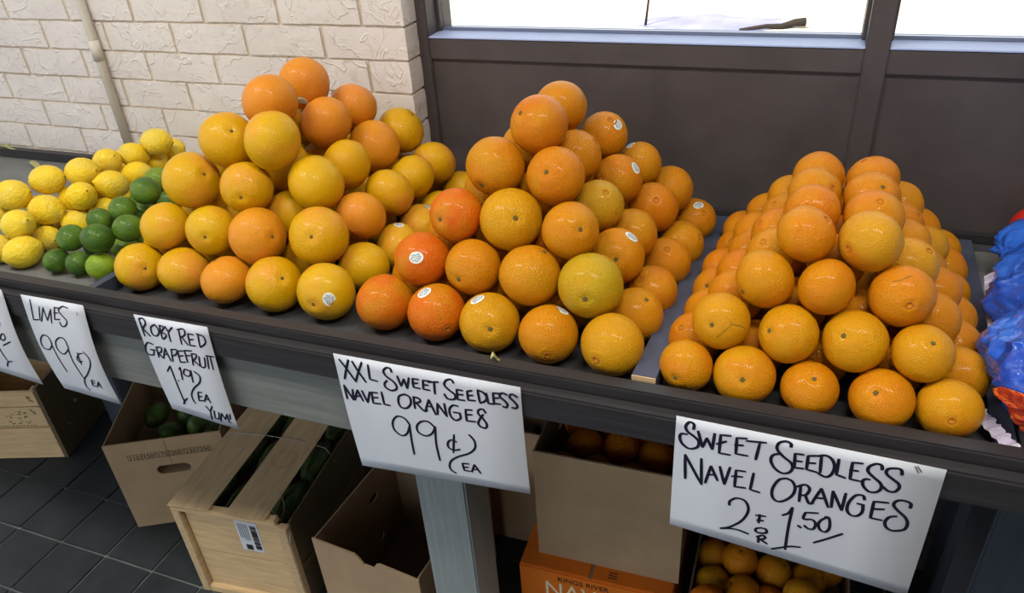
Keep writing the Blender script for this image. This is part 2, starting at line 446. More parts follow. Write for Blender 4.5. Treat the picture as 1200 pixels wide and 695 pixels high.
# --- added fill lights, unseen, hung under the ceiling
def fill_light(x, y, label):
    root = empty('fill_light', (x, y, 2.8)); tag(root, label, 'fill lamp')
    box_obj('fill_housing', (-.62, -.16, -.05), (.62, .16, -.001), M['plaster'], root, .004)
    k = N('fill_diffuser'); k.set(Base_Color=(1, 1, 1, 1), Emission_Color=(1.0, .93, .82, 1), Emission_Strength=2.0)
    box_obj('fill_panel', (-.60, -.14, -.056), (.60, .14, -.0505), k.m, root, 0)
    ld = bpy.data.lights.new('fill_lamp', 'AREA'); ld.shape = 'RECTANGLE'; ld.size = 1.15; ld.size_y = .26
    ld.energy = FILL_W; ld.color = (1.0, .94, .84)
    lo = bpy.data.objects.new('fill_lamp', ld); C.objects.link(lo); lo.parent = root; lo.location = (0, 0, -.06)
FILL_W = 30
fill_light(-1.35, .15, 'added fill light above the lemons and grapefruit')
fill_light(.35, .15, 'added fill light above the small oranges')

# --- conduit
cd = empty('conduit', (-1.60 * .96, YB - .012, 0)); tag(cd, 'cream painted metal conduit running down the brick wall', 'pipe')
bm = bmesh.new(); add_tube(bm, [(0, 0, .86), (0.004, 0, 1.2), (0, 0, 2.8)], .0098, 14); obj('tube', bm, M['conduit'], cd, True)
bm = bmesh.new(); add_tube(bm, [(0.002, 0, CZ - .40), (0.002, 0, CZ - .355)], .0122, 14); obj('coupling', bm, M['conduit'], cd, True)
bm = bmesh.new(); add_box(bm, (-.022, .006, 1.55), (.022, .012, 1.565), .001); obj('strap', bm, M['conduit'], cd)

# ================================================================ DISPLAY STAND
Z0, SL = CZ - .628, .07
deck = lambda y: Z0 - SL * (y - .8)
stand = empty('display_stand', (0, .75, 0)); tag(stand, 'black and grey painted wooden produce stand along the wall', 'produce stand')
stand.location = (0, 0, 0)
SX0, SX1 = -2.6, 1.0
def sheet(name, x0, x1, y0, y1, t, mat, parent, lift=0.0):
    bm = bmesh.new(); g = []
    for (x, y) in ((x0, y0), (x1, y0), (x1, y1), (x0, y1)):
        g.append((bm.verts.new((x, y, deck(y) + lift)), bm.verts.new((x, y, deck(y) + lift - t))))
    bm.faces.new([a for a, b in g]); bm.faces.new([b for a, b in g][::-1])
    for i in range(4):
        k = (i + 1) % 4; bm.faces.new((g[k][0], g[i][0], g[i][1], g[k][1]))
    return obj(name, bm, mat, parent)
for a, b in ((SX0, -1.062), (-1.0615, -.5865), (-.586, -.145), (-.1445, .26), (.2605, SX1)):
    sheet('deck_board', a, b, .742, (YB if b < -1 else YW) - .002 if b < -1.05 else YB - .002, .018, M['deck'] if b < -1 or a > .2 else M['deck_shaded'], stand)  # boards under the piles take the painted-in shade
sheet('deck_board', -.735, SX1, YB - .002, YW - .001, .018, M['deck_shaded'], stand)
box_obj('front_rail', (SX0, .719, .895), (SX1, .742, CZ - .594), M['blackwood'], stand, .0025)
box_obj('front_board', (SX0, .698, CZ - .652), (SX1, .7188, CZ - .609), M['blackwood'], stand, .003)
box_obj('front_apron', (SX0, .7095, CZ - .757), (-.43, .7188, CZ - .652), M['greywood'], stand, .001)
box_obj('front_joist', (SX0, .7195, CZ - .664), (SX1, .755, CZ - .6285 - .0165), M['blackwood'], stand, .001)
box_obj('back_rail', (SX0, YB - .028, deck(YB) + .0005), (XC, YB - .004, deck(YB) + .024), M['blackwood'], stand, .003)
box_obj('back_rail', (XC + .01, YW - .022, deck(YW) + .0005), (SX1, YW - .001, deck(YW) + .016), M['blackwood'], stand, .003)
def divider(xa, xb, w, y1, h=.018, y0=.746, hf=.0345):
    bm = bmesh.new(); vs = []
    for y, x in ((y0, xa), (y1, xb)):
        for dx in (-w / 2, w / 2):
            for dz in (0.0004, h if y == y1 else hf): vs.append(bm.verts.new((x + dx, y, deck(y) + dz)))
    a = vs
    for q in ((0, 2, 3, 1), (4, 5, 7, 6), (1, 3, 7, 5), (0, 4, 6, 2), (0, 1, 5, 4), (2, 6, 7, 3)): bm.faces.new([a[i] for i in q])
    o = obj('divider_board', bm, M['divider'], stand)
    e = box_obj('raw_end', (xa - w / 2, y0 - .002, deck(y0) + .002), (xa + w / 2, y0 - .0002, deck(y0) + hf - .0005), M['rawwood'], o, 0)
    e['label'] = 'unpainted sawn end of the divider board'
divider(-.146, -.128, .030, YW - .03, .010)
divider(.252, .280, .022, YW - .03, .010, .746, .012)
divider(-1.056, -1.098, .016, YB - .035, .010, .746, .026)
# posts
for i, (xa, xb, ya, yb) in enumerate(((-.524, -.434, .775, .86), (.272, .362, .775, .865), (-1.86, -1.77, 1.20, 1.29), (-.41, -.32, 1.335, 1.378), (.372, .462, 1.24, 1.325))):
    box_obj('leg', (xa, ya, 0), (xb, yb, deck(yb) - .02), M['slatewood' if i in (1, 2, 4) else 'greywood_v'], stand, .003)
box_obj('brace', (SX0, .79, .80), (-.524, .825, .845), M['blackwood'], stand, .002)
box_obj('brace', (.18, .867, CZ - .80), (.272, .895, CZ - .70), M['crate_old'], stand, .002)

# ================================================================ FRUIT
def fruit_mesh(name, kind, seed):
    rnd = random.Random(seed); bm = bmesh.new()
    bmesh.ops.create_icosphere(bm, subdivisions=5 if kind != 'lime' else 4, radius=.5)
    off = Vector((rnd.uniform(0, 50), rnd.uniform(0, 50), rnd.uniform(0, 50)))
    for v in bm.verts:
        d = v.co.normalized(); r = .5; t = math.acos(max(-1, min(1, d.z)))   # 0 at the stem end
        r *= 1 + .020 * noise.noise(d * 1.3 + off) + .006 * noise.noise(d * 3.5 + off) - .004
        if kind in ('orange', 'grapefruit'):
            sq = .955 if kind == 'orange' else .935
            r *= 1 - .055 * math.exp(-(t / .16) ** 2) + (.012 * math.exp(-((t - .33) / .14) ** 2))
            tb = PI - t
            if kind == 'orange': r *= 1 - .05 * math.exp(-(tb / .10) ** 2) + .018 * math.exp(-((tb - .24) / .10) ** 2)
            else: r *= 1 - .02 * math.exp(-(tb / .2) ** 2)
            v.co = Vector((d.x * r, d.y * r, d.z * r * sq))
        elif kind == 'lemon':
            r *= 1 + .02 * noise.noise(d * 5 + off)
            z = d.z * 1.12
            nip = .17 * math.exp(-((PI - t) / .22) ** 2) + .07 * math.exp(-(t / .26) ** 2)
            v.co = Vector((d.x * r, d.y * r, d.z * r * 1.14 + math.copysign(nip * .5, d.z)))
        else:
            nip = .07 * math.exp(-((PI - t) / .2) ** 2) + .03 * math.exp(-(t / .22) ** 2)
            v.co = Vector((d.x * r, d.y * r, d.z * r * 1.10 + math.copysign(nip * .5, d.z)))
    me = bpy.data.meshes.new(name); bm.to_mesh(me); bm.free()
    for p in me.polygons: p.use_smooth = True
    return me
def star_button(name, r, z, star=True, mat=None):
    bm = bmesh.new(); n = 12
    c = bm.verts.new((0, 0, z + r * .35)); c0 = bm.verts.new((0, 0, z - r * .5))
    ring = [bm.verts.new((math.cos(2 * PI * k / n) * r * ((1.15 if k % 2 else .75) if star else 1), math.sin(2 * PI * k / n) * r * ((1.15 if k % 2 else .75) if star else 1), z)) for k in range(n)]
    ring2 = [bm.verts.new((v.co.x * .6, v.co.y * .6, z + r * .42)) for v in ring]
    for k in range(n):
        q = (k + 1) % n
        bm.faces.new((ring[k], ring[q], ring2[q], ring2[k])); bm.faces.new((ring2[k], ring2[q], c)); bm.faces.new((ring[q], ring[k], c0))
    me = bpy.data.meshes.new(name); bm.to_mesh(me); bm.free(); me.materials.append(mat)
    return me
def torus_mesh(name, Rr, r, z, mat):
    bm = bmesh.new(); n, m_ = 16, 6
    g = [[bm.verts.new(((Rr + r * math.cos(b)) * math.cos(a), (Rr + r * math.cos(b)) * math.sin(a), z + r * math.sin(b))) for b in [2 * PI * j / m_ for j in range(m_)]] for a in [2 * PI * i / n for i in range(n)]]
    for i in range(n):
        for j in range(m_): bm.faces.new((g[i][j], g[(i + 1) % n][j], g[(i + 1) % n][(j + 1) % m_], g[i][(j + 1) % m_]))
    me = bpy.data.meshes.new(name); bm.to_mesh(me); bm.free(); me.materials.append(mat)
    for p in me.polygons: p.use_smooth = True
    return me
FM = {}
for key, kind, nv in (('navel', 'orange', 6), ('xxl', 'orange', 6), ('grapefruit', 'grapefruit', 6), ('lemon', 'lemon', 5), ('lime', 'lime', 4)):
    FM[key] = []
    for s in range(nv):
        me = fruit_mesh(key + '_fruit', kind, s * 7 + len(key)); me.materials.append(M[key]); FM[key].append(me)
STEM = {'navel': star_button('stem_button', .050, .446, True, M['stem']), 'xxl': star_button('stem_button', .048, .446, True, M['stem']),
        'grapefruit': star_button('stem_button', .036, .437, True, M['stem']), 'lemon': star_button('stem_button', .035, .612, True, M['stem']), 'lime': star_button('stem_button', .03, .572, True, M['stem'])}
NAVR = torus_mesh('navel', .052, .013, -.450, M['navelring'])
def sticker_meshes():
    out = []
    def ink():
        bm = bmesh.new(); rs = random.Random(3); rr = .5085
        for q in range(26):
            a = q * 2.399; rad_ = .082 * math.sqrt((q + .5) / 26); x, y = rad_ * 1.15 * math.cos(a), rad_ * .95 * math.sin(a)
            w_, h_ = rs.uniform(.006, .016), rs.uniform(.004, .009)
            bm.faces.new([bm.verts.new((x + dx, y + dy, math.sqrt(rr * rr - (x + dx) ** 2 - (y + dy) ** 2))) for dx, dy in ((-w_, -h_), (w_, -h_), (w_, h_), (-w_, h_))])
        me = bpy.data.meshes.new('printed_mark'); bm.to_mesh(me); bm.free(); me.materials.append(M['stickerink']); return me
    for (rx, ry, rr, mat) in ((.125, .105, .5055, M['sticker']),):
        bm = bmesh.new(); n = 20; rings = []
        c = bm.verts.new((0, 0, rr))
        for s in (.5, 1.0):
            rings.append([])
            for k in range(n):
                a = 2 * PI * k / n; x, y = rx * s * math.cos(a), ry * s * math.sin(a)
                if mat is M['stickerink'] and s == 1.0 and k % 3 == 0: x *= .6; y *= .6
                rings[-1].append(bm.verts.new((x, y, math.sqrt(max(0, rr * rr - x * x - y * y)))))
        for k in range(n):
            q = (k + 1) % n; bm.faces.new((c, rings[0][k], rings[0][q])); bm.faces.new((rings[0][k], rings[1][k], rings[1][q], rings[0][q]))
        me = bpy.data.meshes.new('sticker'); bm.to_mesh(me); bm.free(); me.materials.append(mat); out.append(me)
    out.append(ink())
    return out
STK = sticker_meshes()

from mathutils.bvhtree import BVHTree
BV = {}
def surf(me, d):
    if me.name not in BV: BV[me.name] = BVHTree.FromPolygons([v.co[:] for v in me.vertices], [p.vertices[:] for p in me.polygons])
    d = Vector(d).normalized(); h = BV[me.name].ray_cast(Vector((0, 0, 0)), d)
    return h[3] if h[3] else .5
def place_fruit(key, name, p, dims, axis, roll, color, label, cat, group, stem=True, navel=False, sticker=None, seed=0):
    me = FM[key][seed % len(FM[key])]
    o = bpy.data.objects.new(name, me); C.objects.link(o)
    q = Vector(axis).normalized().to_track_quat('Z', 'Y') @ Quaternion((0, 0, 1), roll)
    o.rotation_mode = 'QUATERNION'; o.rotation_quaternion = q
    o.location = p; o.scale = dims
    o.color = color
    tag(o, label, cat, group)
    if stem:
        s = bpy.data.objects.new('stem_button', STEM[key]); C.objects.link(s); s.parent = o
        s.location.z = surf(me, (0, 0, 1)) - {'navel': .446, 'xxl': .446, 'grapefruit': .437, 'lemon': .612, 'lime': .572}[key]
    if navel:
        s = bpy.data.objects.new('navel', NAVR); C.objects.link(s); s.parent = o
        s.location.z = .450 - surf(me, (.052, 0, -.45)) * .995
    if sticker is not None:
        d = q.inverted() @ Vector(sticker)
        mq = d.to_track_quat('Z', 'Y')
        s = bpy.data.objects.new('sticker', STK[0]); C.objects.link(s); s.parent = o; s['label'] = 'oval white paper sticker'
        s.rotation_mode = 'QUATERNION'; s.rotation_quaternion = mq; s.location = d.normalized() * (surf(me, d) - .501)
        t = bpy.data.objects.new('printed_mark', STK[1]); C.objects.link(t); t.parent = s
    return o

FR = json.loads('''[
["NAV",0,0,0,-1006,7823,9290,665,0.98,1,[-0.29,-0.96,0.02],0],
["NAV",0,0,1,-1002,8515,9247,715,1.0,1,0,0],
["NAV",0,0,2,-912,9225,9198,715,1.0,1,0,0],
["NAV",0,0,3,-908,9941,9147,715,1.0,1,[-0.4,-0.67,0.62],0],
["NAV",0,0,4,-879,10657,9097,715,1.0,1,0,0],
["NAV",0,0,5,-772,11495,9039,715,1.0,1,0,0],
["NAV",0,0,6,-759,12304,8982,715,1.0,1,0,0],
["NAV",0,1,0,-299,7804,9305,730,0.95,1,[-0.01,-0.89,0.45],0],
["NAV",0,1,1,-202,8521,9248,716,1.0,0,0,0],
["NAV",0,1,2,-186,9235,9194,710,1.0,0,0,0],
["NAV",0,1,3,-107,9944,9147,714,1.0,0,0,0],
["NAV",0,1,4,-84,10666,9103,728,1.0,0,0,0],
["NAV",0,1,5,-54,11518,9037,716,1.0,0,0,0],
["NAV",0,1,6,28,12222,8977,693,1.0,0,0,0],
["NAV",0,2,0,456,7795,9274,658,0.97,1,[0.08,-0.48,0.87],0],
["NAV",0,2,1,549,8494,9240,698,1.0,0,0,0],
["NAV",0,2,2,530,9216,9200,718,1.0,0,0,0],
["NAV",0,2,3,659,9927,9153,724,1.0,0,0,0],
["NAV",0,2,4,639,10673,9095,712,1.0,0,0,0],
["NAV",0,2,5,671,11516,9028,697,1.0,0,0,0],
["NAV",0,2,6,717,12205,8982,680,1.0,0,0,0],
["NAV",0,3,0,1234,7792,9292,704,0.93,1,[-0.33,-0.62,0.71],0],
["NAV",0,3,1,1361,8500,9256,731,1.0,0,0,0],
["NAV",0,3,2,1348,9228,9202,724,1.0,0,0,0],
["NAV",0,3,3,1377,9949,9143,706,1.0,0,0,0],
["NAV",0,3,4,1353,10724,9093,715,1.0,0,0,0],
["NAV",0,3,5,1384,11447,9049,729,1.0,0,0,0],
["NAV",0,3,6,1471,12243,8994,731,1.0,0,0,0],
["NAV",0,4,0,1933,7826,9282,689,0.94,1,[-0.05,-0.96,0.26],0],
["NAV",0,4,1,2085,8555,9245,715,1.0,1,0,0],
["NAV",0,4,2,2088,9271,9194,715,1.0,1,[-0.15,-0.65,0.74],0],
["NAV",0,4,3,2124,9986,9144,715,1.0,1,0,0],
["NAV",0,4,4,2137,10715,9093,715,1.0,1,0,0],
["NAV",0,4,5,2198,11554,9035,715,1.0,1,0,0],
["NAV",0,4,6,2194,12302,8982,715,1.0,1,0,0],
["NAV",1,0,0,-663,8196,9789,708,0.97,1,[-0.26,-0.9,0.34],0],
["NAV",1,0,1,-564,8903,9737,715,1.0,1,0,0],
["NAV",1,0,2,-547,9618,9679,715,1.0,1,0,0],
["NAV",1,0,3,-492,10331,9613,715,1.0,1,0,0],
["NAV",1,0,4,-485,11052,9566,715,1.0,1,0,0],
["NAV",1,0,5,-382,11981,9500,715,1.0,1,0,0],
["NAV",1,1,0,136,8147,9771,712,0.96,1,[-0.7,-0.59,0.41],0],
["NAV",1,1,1,200,8866,9743,727,1.0,0,0,0],
["NAV",1,1,2,197,9605,9685,688,1.0,0,0,0],
["NAV",1,1,3,277,10310,9629,712,1.0,0,0,0],
["NAV",1,1,4,321,11148,9527,717,1.0,0,0,0],
["NAV",1,1,5,329,11870,9552,721,1.0,0,0,0],
["NAV",1,2,0,869,8163,9790,731,0.95,1,[-0.46,-0.66,0.6],0],
["NAV",1,2,1,933,8888,9707,728,1.0,0,0,0],
["NAV",1,2,2,1005,9615,9712,722,1.0,0,0,0],
["NAV",1,2,3,1006,10354,9623,719,1.0,0,0,0],
["NAV",1,2,4,1028,11124,9579,695,1.0,0,0,0],
["NAV",1,2,5,1044,11863,9528,703,1.0,0,0,0],
["NAV",1,3,0,1584,8108,9792,663,0.95,1,[0.16,-0.5,0.85],0],
["NAV",1,3,1,1706,8912,9745,715,1.0,1,0,0],
["NAV",1,3,2,1794,9669,9715,715,1.0,1,0,0],
["NAV",1,3,3,1725,10374,9598,715,1.0,1,0,0],
["NAV",1,3,4,1798,11122,9578,715,1.0,1,0,0],
["NAV",1,3,5,1760,11839,9530,715,1.0,1,0,0],
["NAV",2,0,0,-225,8538,10261,726,0.99,1,[-0.71,-0.63,-0.31],0],
["NAV",2,0,1,-172,9272,10213,715,1.0,1,0,0],
["NAV",2,0,2,-176,9988,10168,715,1.0,1,0,0],
["NAV",2,0,3,-103,10699,10096,715,1.0,1,0,0],
["NAV",2,0,4,-81,11416,10060,715,1.0,1,0,0],
["NAV",2,1,0,478,8451,10303,677,0.96,1,0,0],
["NAV",2,1,1,580,9240,10231,715,1.0,0,0,0],
["NAV",2,1,2,566,9949,10166,701,1.0,0,0,0],
["NAV",2,1,3,616,10754,10066,701,1.0,0,0,0],
["NAV",2,1,4,658,11463,10078,713,1.0,0,0,0],
["NAV",2,2,0,1309,8563,10239,721,0.92,1,0,0],
["NAV",2,2,1,1416,9337,10245,715,1.0,1,0,0],
["NAV",2,2,2,1376,10048,10159,715,1.0,1,0,0],
["NAV",2,2,3,1372,10767,10086,715,1.0,1,0,0],
["NAV",2,2,4,1410,11481,10069,711,1.0,0,0,0],
["NAV",3,0,0,173,8846,10774,690,1.0,1,0,0],
["NAV",3,0,1,212,9634,10705,715,1.0,1,0,0],
["NAV",3,0,2,228,10350,10646,715,1.0,1,0,0],
["NAV",3,0,3,259,11065,10596,715,1.0,1,0,0],
["NAV",3,1,0,888,8842,10762,727,0.99,1,0,0],
["NAV",3,1,1,949,9640,10699,715,1.0,1,0,0],
["NAV",3,1,2,950,10356,10648,715,1.0,1,[0.27,-0.57,0.77],0],
["NAV",3,1,3,977,11072,10601,715,1.0,1,0,0],
["XXL",0,0,0,-5446,8107,9343,849,1.01,1,0,0],
["XXL",0,0,1,-5394,9058,9263,810,1.0,0,0,0],
["XXL",0,0,2,-5392,9964,9215,853,1.0,0,0,0],
["XXL",0,0,3,-5408,11109,9119,820,1.0,0,0,0],
["XXL",0,0,4,-5213,11925,9063,823,1.0,0,0,0],
["XXL",0,0,5,-5216,12923,9004,844,1.0,0,0,0],
["XXL",0,1,0,-4581,8059,9342,840,1.01,1,0,[-0.21,-0.28,0.94]],
["XXL",0,1,1,-4563,9032,9277,846,1.0,0,0,0],
["XXL",0,1,2,-4537,10018,9212,854,1.0,0,0,0],
["XXL",0,1,3,-4433,10931,9131,819,1.0,0,0,0],
["XXL",0,1,4,-4374,11863,9074,837,1.0,0,0,0],
["XXL",0,1,5,-4290,12836,8998,821,1.0,0,0,0],
["XXL",0,2,0,-3738,8006,9346,841,0.99,1,[0.39,-0.85,0.35],[-0.31,-0.12,0.94]],
["XXL",0,2,1,-3706,8993,9289,864,1.0,0,0,0],
["XXL",0,2,2,-3574,9866,9216,841,1.0,0,0,0],
["XXL",0,2,3,-3522,10848,9150,846,1.0,0,0,0],
["XXL",0,2,4,-3487,11789,9070,817,1.0,0,0,0],
["XXL",0,2,5,-3371,12782,9018,853,1.0,0,0,0],
["XXL",0,3,0,-2865,7959,9339,811,1.02,1,[0.26,-0.95,-0.19],[0.42,0.29,0.86]],
["XXL",0,3,1,-2845,8930,9281,839,1.0,0,0,0],
["XXL",0,3,2,-2730,9841,9218,840,1.0,0,0,0],
["XXL",0,3,3,-2646,10757,9145,812,1.0,0,0,0],
["XXL",0,3,4,-2585,11721,9085,839,1.0,0,0,0],
["XXL",0,3,5,-2519,12652,9016,830,1.0,0,0,0],
["XXL",0,4,0,-1979,7936,9350,838,0.98,1,[-0.3,-0.95,0.02],0],
["XXL",0,4,1,-1867,8813,9279,780,1.0,1,[0.44,-0.17,0.88],0],
["XXL",0,4,2,-1811,9603,9205,775,1.0,1,0,0],
["XXL",0,4,3,-1789,10593,9154,802,1.0,1,0,0],
["XXL",0,4,4,-1685,11417,9073,773,1.0,1,0,0],
["XXL",0,4,5,-1639,12523,8992,765,1.02,1,0,[0.18,-0.3,0.94]],
["XXL",1,0,0,-5012,8616,9851,825,1.03,1,0,[0.24,-0.81,0.53]],
["XXL",1,0,1,-4949,9558,9811,833,1.0,0,0,0],
["XXL",1,0,2,-5005,10596,9667,877,1.0,0,0,0],
["XXL",1,0,3,-4841,11450,9652,855,1.0,0,0,0],
["XXL",1,0,4,-4780,12448,9555,846,1.0,0,0,0],
["XXL",1,1,0,-4180,8575,9857,811,1.02,1,[-0.18,-0.98,-0.02],0],
["XXL",1,1,1,-4114,9554,9774,823,1.0,0,0,0],
["XXL",1,1,2,-4038,10487,9693,811,1.0,0,0,0],
["XXL",1,1,3,-3953,11413,9649,843,1.0,0,0,0],
["XXL",1,1,4,-3882,12379,9552,823,1.0,0,0,0],
["XXL",1,2,0,-3293,8509,9881,868,1.03,1,0,0],
["XXL",1,2,1,-3210,9436,9829,816,1.0,0,0,0],
["XXL",1,2,2,-3119,10389,9738,843,1.0,0,0,0],
["XXL",1,2,3,-3086,11361,9635,806,1.0,0,0,0],
["XXL",1,2,4,-3002,12262,9580,839,1.0,0,0,0],
["XXL",1,3,0,-2414,8469,9873,885,0.99,1,[0.09,-0.99,0.1],0],
["XXL",1,3,1,-2305,9447,9816,820,1.0,1,[0.21,-0.9,0.37],[0.54,0.01,0.84]],
["XXL",1,3,2,-2280,10301,9735,805,1.0,1,0,0],
["XXL",1,3,3,-2168,11359,9715,830,1.0,1,0,0],
["XXL",1,3,4,-2072,12314,9626,820,1.0,1,0,0],
["XXL",2,0,0,-4612,9084,10391,802,1.04,1,[-0.25,-0.94,0.23],0],
["XXL",2,0,1,-4544,10245,10312,852,1.0,0,0,0],
["XXL",2,0,2,-4405,11078,10272,827,1.0,0,0,0],
["XXL",2,0,3,-4367,11976,10124,840,1.0,0,0,0],
["XXL",2,1,0,-3755,9090,10407,899,1.0,1,[0.47,-0.75,0.47],0],
["XXL",2,1,1,-3667,10089,10326,851,1.0,0,0,0],
["XXL",2,1,2,-3545,11011,10259,826,1.0,0,0,0],
["XXL",2,1,3,-3520,11941,10153,824,1.0,0,0,0],
["XXL",2,2,0,-2834,8973,10403,794,0.97,1,[0.59,-0.68,0.44],0],
["XXL",2,2,1,-2719,9997,10320,765,1.0,1,0,0],
["XXL",2,2,2,-2691,11089,10281,796,1.02,1,0,[0.76,-0.17,0.63]],
["XXL",2,2,3,-2543,11989,10183,765,1.02,1,0,[-0.41,-0.05,0.91]],
["XXL",3,0,0,-4207,9724,10924,884,1.04,1,[-0.21,-0.91,-0.37],0],
["XXL",3,0,1,-4032,10628,10869,836,1.0,0,0,0],
["XXL",3,0,2,-3970,11692,10811,839,1.0,0,0,0],
["XXL",3,1,0,-3240,9623,10897,845,0.99,1,[-0.06,-0.86,0.51],0],
["XXL",3,1,1,-3216,10549,10846,798,1.0,1,0,0],
["XXL",3,1,2,-3074,11694,10772,773,1.0,1,0,[0.69,-0.34,0.64]],
["XXL",4,0,0,-3643,10142,11453,866,1.01,1,[-0.47,-0.63,0.62],0],
["XXL",4,0,1,-3640,11167,11376,832,1.0,1,0,0],
["GRA",0,0,0,-10056,8059,9322,800,1.03,1,[0.83,-0.47,0.29],0],
["GRA",0,0,1,-10192,8915,9296,867,1.0,0,0,0],
["GRA",0,0,2,-10307,10021,9219,867,1.0,0,0,0],
["GRA",0,0,3,-10219,10887,9160,870,1.0,0,0,0],
["GRA",0,0,4,-10212,11883,9099,889,1.0,0,0,0],
["GRA",0,0,5,-10185,12811,9029,878,1.0,0,0,0],
["GRA",0,1,0,-9183,8111,9347,802,1.0,1,0,0],
["GRA",0,1,1,-9186,9021,9293,875,1.0,0,0,0],
["GRA",0,1,2,-9197,9974,9212,848,1.0,0,0,0],
["GRA",0,1,3,-9194,10952,9164,889,1.0,0,0,0],
["GRA",0,1,4,-9313,11909,9104,903,1.0,0,0,0],
["GRA",0,1,5,-9298,12806,9034,889,1.0,0,0,0],
["GRA",0,2,0,-8270,8047,9339,800,1.01,1,0,0],
["GRA",0,2,1,-8331,9034,9268,829,1.0,0,0,0],
["GRA",0,2,2,-8343,9987,9214,854,1.0,0,0,0],
["GRA",0,2,3,-8286,10913,9152,859,1.0,0,0,0],
["GRA",0,2,4,-8410,11928,9086,869,1.0,0,0,0],
["GRA",0,2,5,-8408,12807,9033,885,1.0,0,0,0],
["GRA",0,3,0,-7403,8115,9352,867,0.99,1,[0.75,-0.32,0.58],0],
["GRA",0,3,1,-7438,9124,9270,845,1.0,0,0,0],
["GRA",0,3,2,-7307,9963,9214,850,1.0,0,0,0],
["GRA",0,3,3,-7244,10841,9177,898,1.0,0,0,0],
["GRA",0,3,4,-7118,11997,9082,871,1.0,0,0,0],
["GRA",0,3,5,-7126,12881,9020,871,1.0,0,0,0],
["GRA",0,4,0,-6461,8117,9361,886,0.96,1,[0.06,-1.0,0.04],[0.63,-0.75,0.21]],
["GRA",0,4,1,-6393,9117,9266,822,1.0,1,0,0],
["GRA",0,4,2,-6226,9976,9193,809,1.0,1,0,[0.09,0.14,0.99]],
["GRA",0,4,3,-6230,10864,9139,827,1.0,1,0,[0.31,0.25,0.92]],
["GRA",0,4,4,-6226,11679,9069,801,1.0,1,0,0],
["GRA",0,4,5,-6284,12759,9002,817,1.0,1,0,0],
["GRA",1,0,0,-9739,8534,9888,800,0.98,1,0,0],
["GRA",1,0,1,-9760,9550,9708,869,1.0,0,0,0],
["GRA",1,0,2,-9691,10470,9743,902,1.0,0,0,0],
["GRA",1,0,3,-9777,11399,9713,870,1.0,0,0,0],
["GRA",1,0,4,-9752,12421,9710,903,1.0,0,0,0],
["GRA",1,1,0,-8811,8569,9899,800,1.05,1,[0.41,-0.9,0.15],0],
["GRA",1,1,1,-8791,9558,9849,852,1.0,0,0,0],
["GRA",1,1,2,-8756,10497,9786,876,1.0,0,0,0],
["GRA",1,1,3,-8907,11509,9798,886,1.0,0,0,0],
["GRA",1,1,4,-8846,12483,9718,859,1.0,0,0,0],
["GRA",1,2,0,-7917,8595,9893,902,0.97,1,[0.95,-0.26,0.2],0],
["GRA",1,2,1,-7941,9537,9817,844,1.0,0,0,0],
["GRA",1,2,2,-7812,10438,9719,859,1.0,0,0,0],
["GRA",1,2,3,-7740,11519,9477,878,1.0,0,0,0],
["GRA",1,2,4,-7736,12464,9485,867,1.0,0,0,0],
["GRA",1,3,0,-6907,8804,9905,923,0.97,1,[0.3,-0.85,0.43],0],
["GRA",1,3,1,-6736,9770,9814,843,1.0,1,0,0],
["GRA",1,3,2,-6679,10679,9838,864,1.02,1,0,0],
["GRA",1,3,3,-6716,11601,9738,853,1.0,1,0,0],
["GRA",1,3,4,-6698,12472,9677,860,1.0,1,0,0],
["GRA",2,0,0,-9494,9137,10471,940,0.97,1,[0.89,-0.16,0.42],0],
["GRA",2,0,1,-9280,10129,10435,839,1.0,0,0,0],
["GRA",2,0,2,-9349,11001,10394,905,1.0,0,0,0],
["GRA",2,0,3,-9272,12266,10453,886,1.0,0,0,0],
["GRA",2,1,0,-8343,9104,10462,839,0.92,1,[0.37,-0.93,-0.02],0],
["GRA",2,1,1,-8307,10114,10430,864,1.0,0,0,0],
["GRA",2,1,2,-8182,11116,10129,884,1.0,0,0,0],
["GRA",2,1,3,-8207,11996,10054,875,1.0,0,0,0],
["GRA",2,2,0,-7317,9554,10443,917,0.96,1,0,0],
["GRA",2,2,1,-7291,10451,10404,856,0.98,1,0,0],
["GRA",2,2,2,-7399,11587,10319,933,0.97,1,0,0],
["GRA",2,2,3,-7346,12518,10283,906,0.97,1,0,0],
["GRA",3,0,0,-8929,9603,11049,918,1.02,1,[0.69,-0.43,0.58],0],
["GRA",3,0,1,-8738,10704,10943,835,1.0,0,0,0],
["GRA",3,0,2,-8720,11605,10657,877,1.0,0,0,0],
["GRA",3,1,0,-7907,9459,11158,940,0.98,1,0,0],
["GRA",3,1,1,-7893,10939,10955,895,0.98,1,0,0],
["GRA",3,1,2,-7968,11991,10899,874,0.98,1,0,0],
["GRA",4,0,0,-8367,10173,11533,911,0.93,1,0,0],
["GRA",4,0,1,-8497,11353,11488,909,0.98,1,0,[0.32,-0.82,-0.47]],
["LEM",0,0,0,-12889,8102,9210,583,0.68,1,0,0],
["LEM",0,1,0,-13054,8756,9136,481,0.91,1,0,0],
["LEM",0,2,0,-13562,8095,9188,540,0.9,1,0,0],
["LEM",0,3,0,-13197,8430,9567,560,0.84,1,0,0],
["LEM",0,4,0,-13166,9048,9575,590,0.82,1,0,0],
["LEM",0,5,0,-13966,9056,9802,590,0.72,1,0,0],
["LEM",0,6,0,-13706,9668,9878,590,0.8,1,0,0],
["LEM",0,7,0,-13199,10068,9915,590,0.93,1,0,0],
["LEM",0,8,0,-12701,9487,9711,550,0.82,1,0,0],
["LEM",0,9,0,-12769,9245,9239,515,0.89,1,0,0],
["LEM",0,10,0,-13214,10703,9872,553,0.92,1,0,0],
["LEM",0,11,0,-12525,10081,9715,554,0.87,1,0,0],
["LEM",0,12,0,-12997,11197,9848,523,0.8,1,0,0],
["LEM",0,13,0,-12570,10745,9631,542,0.76,1,0,0],
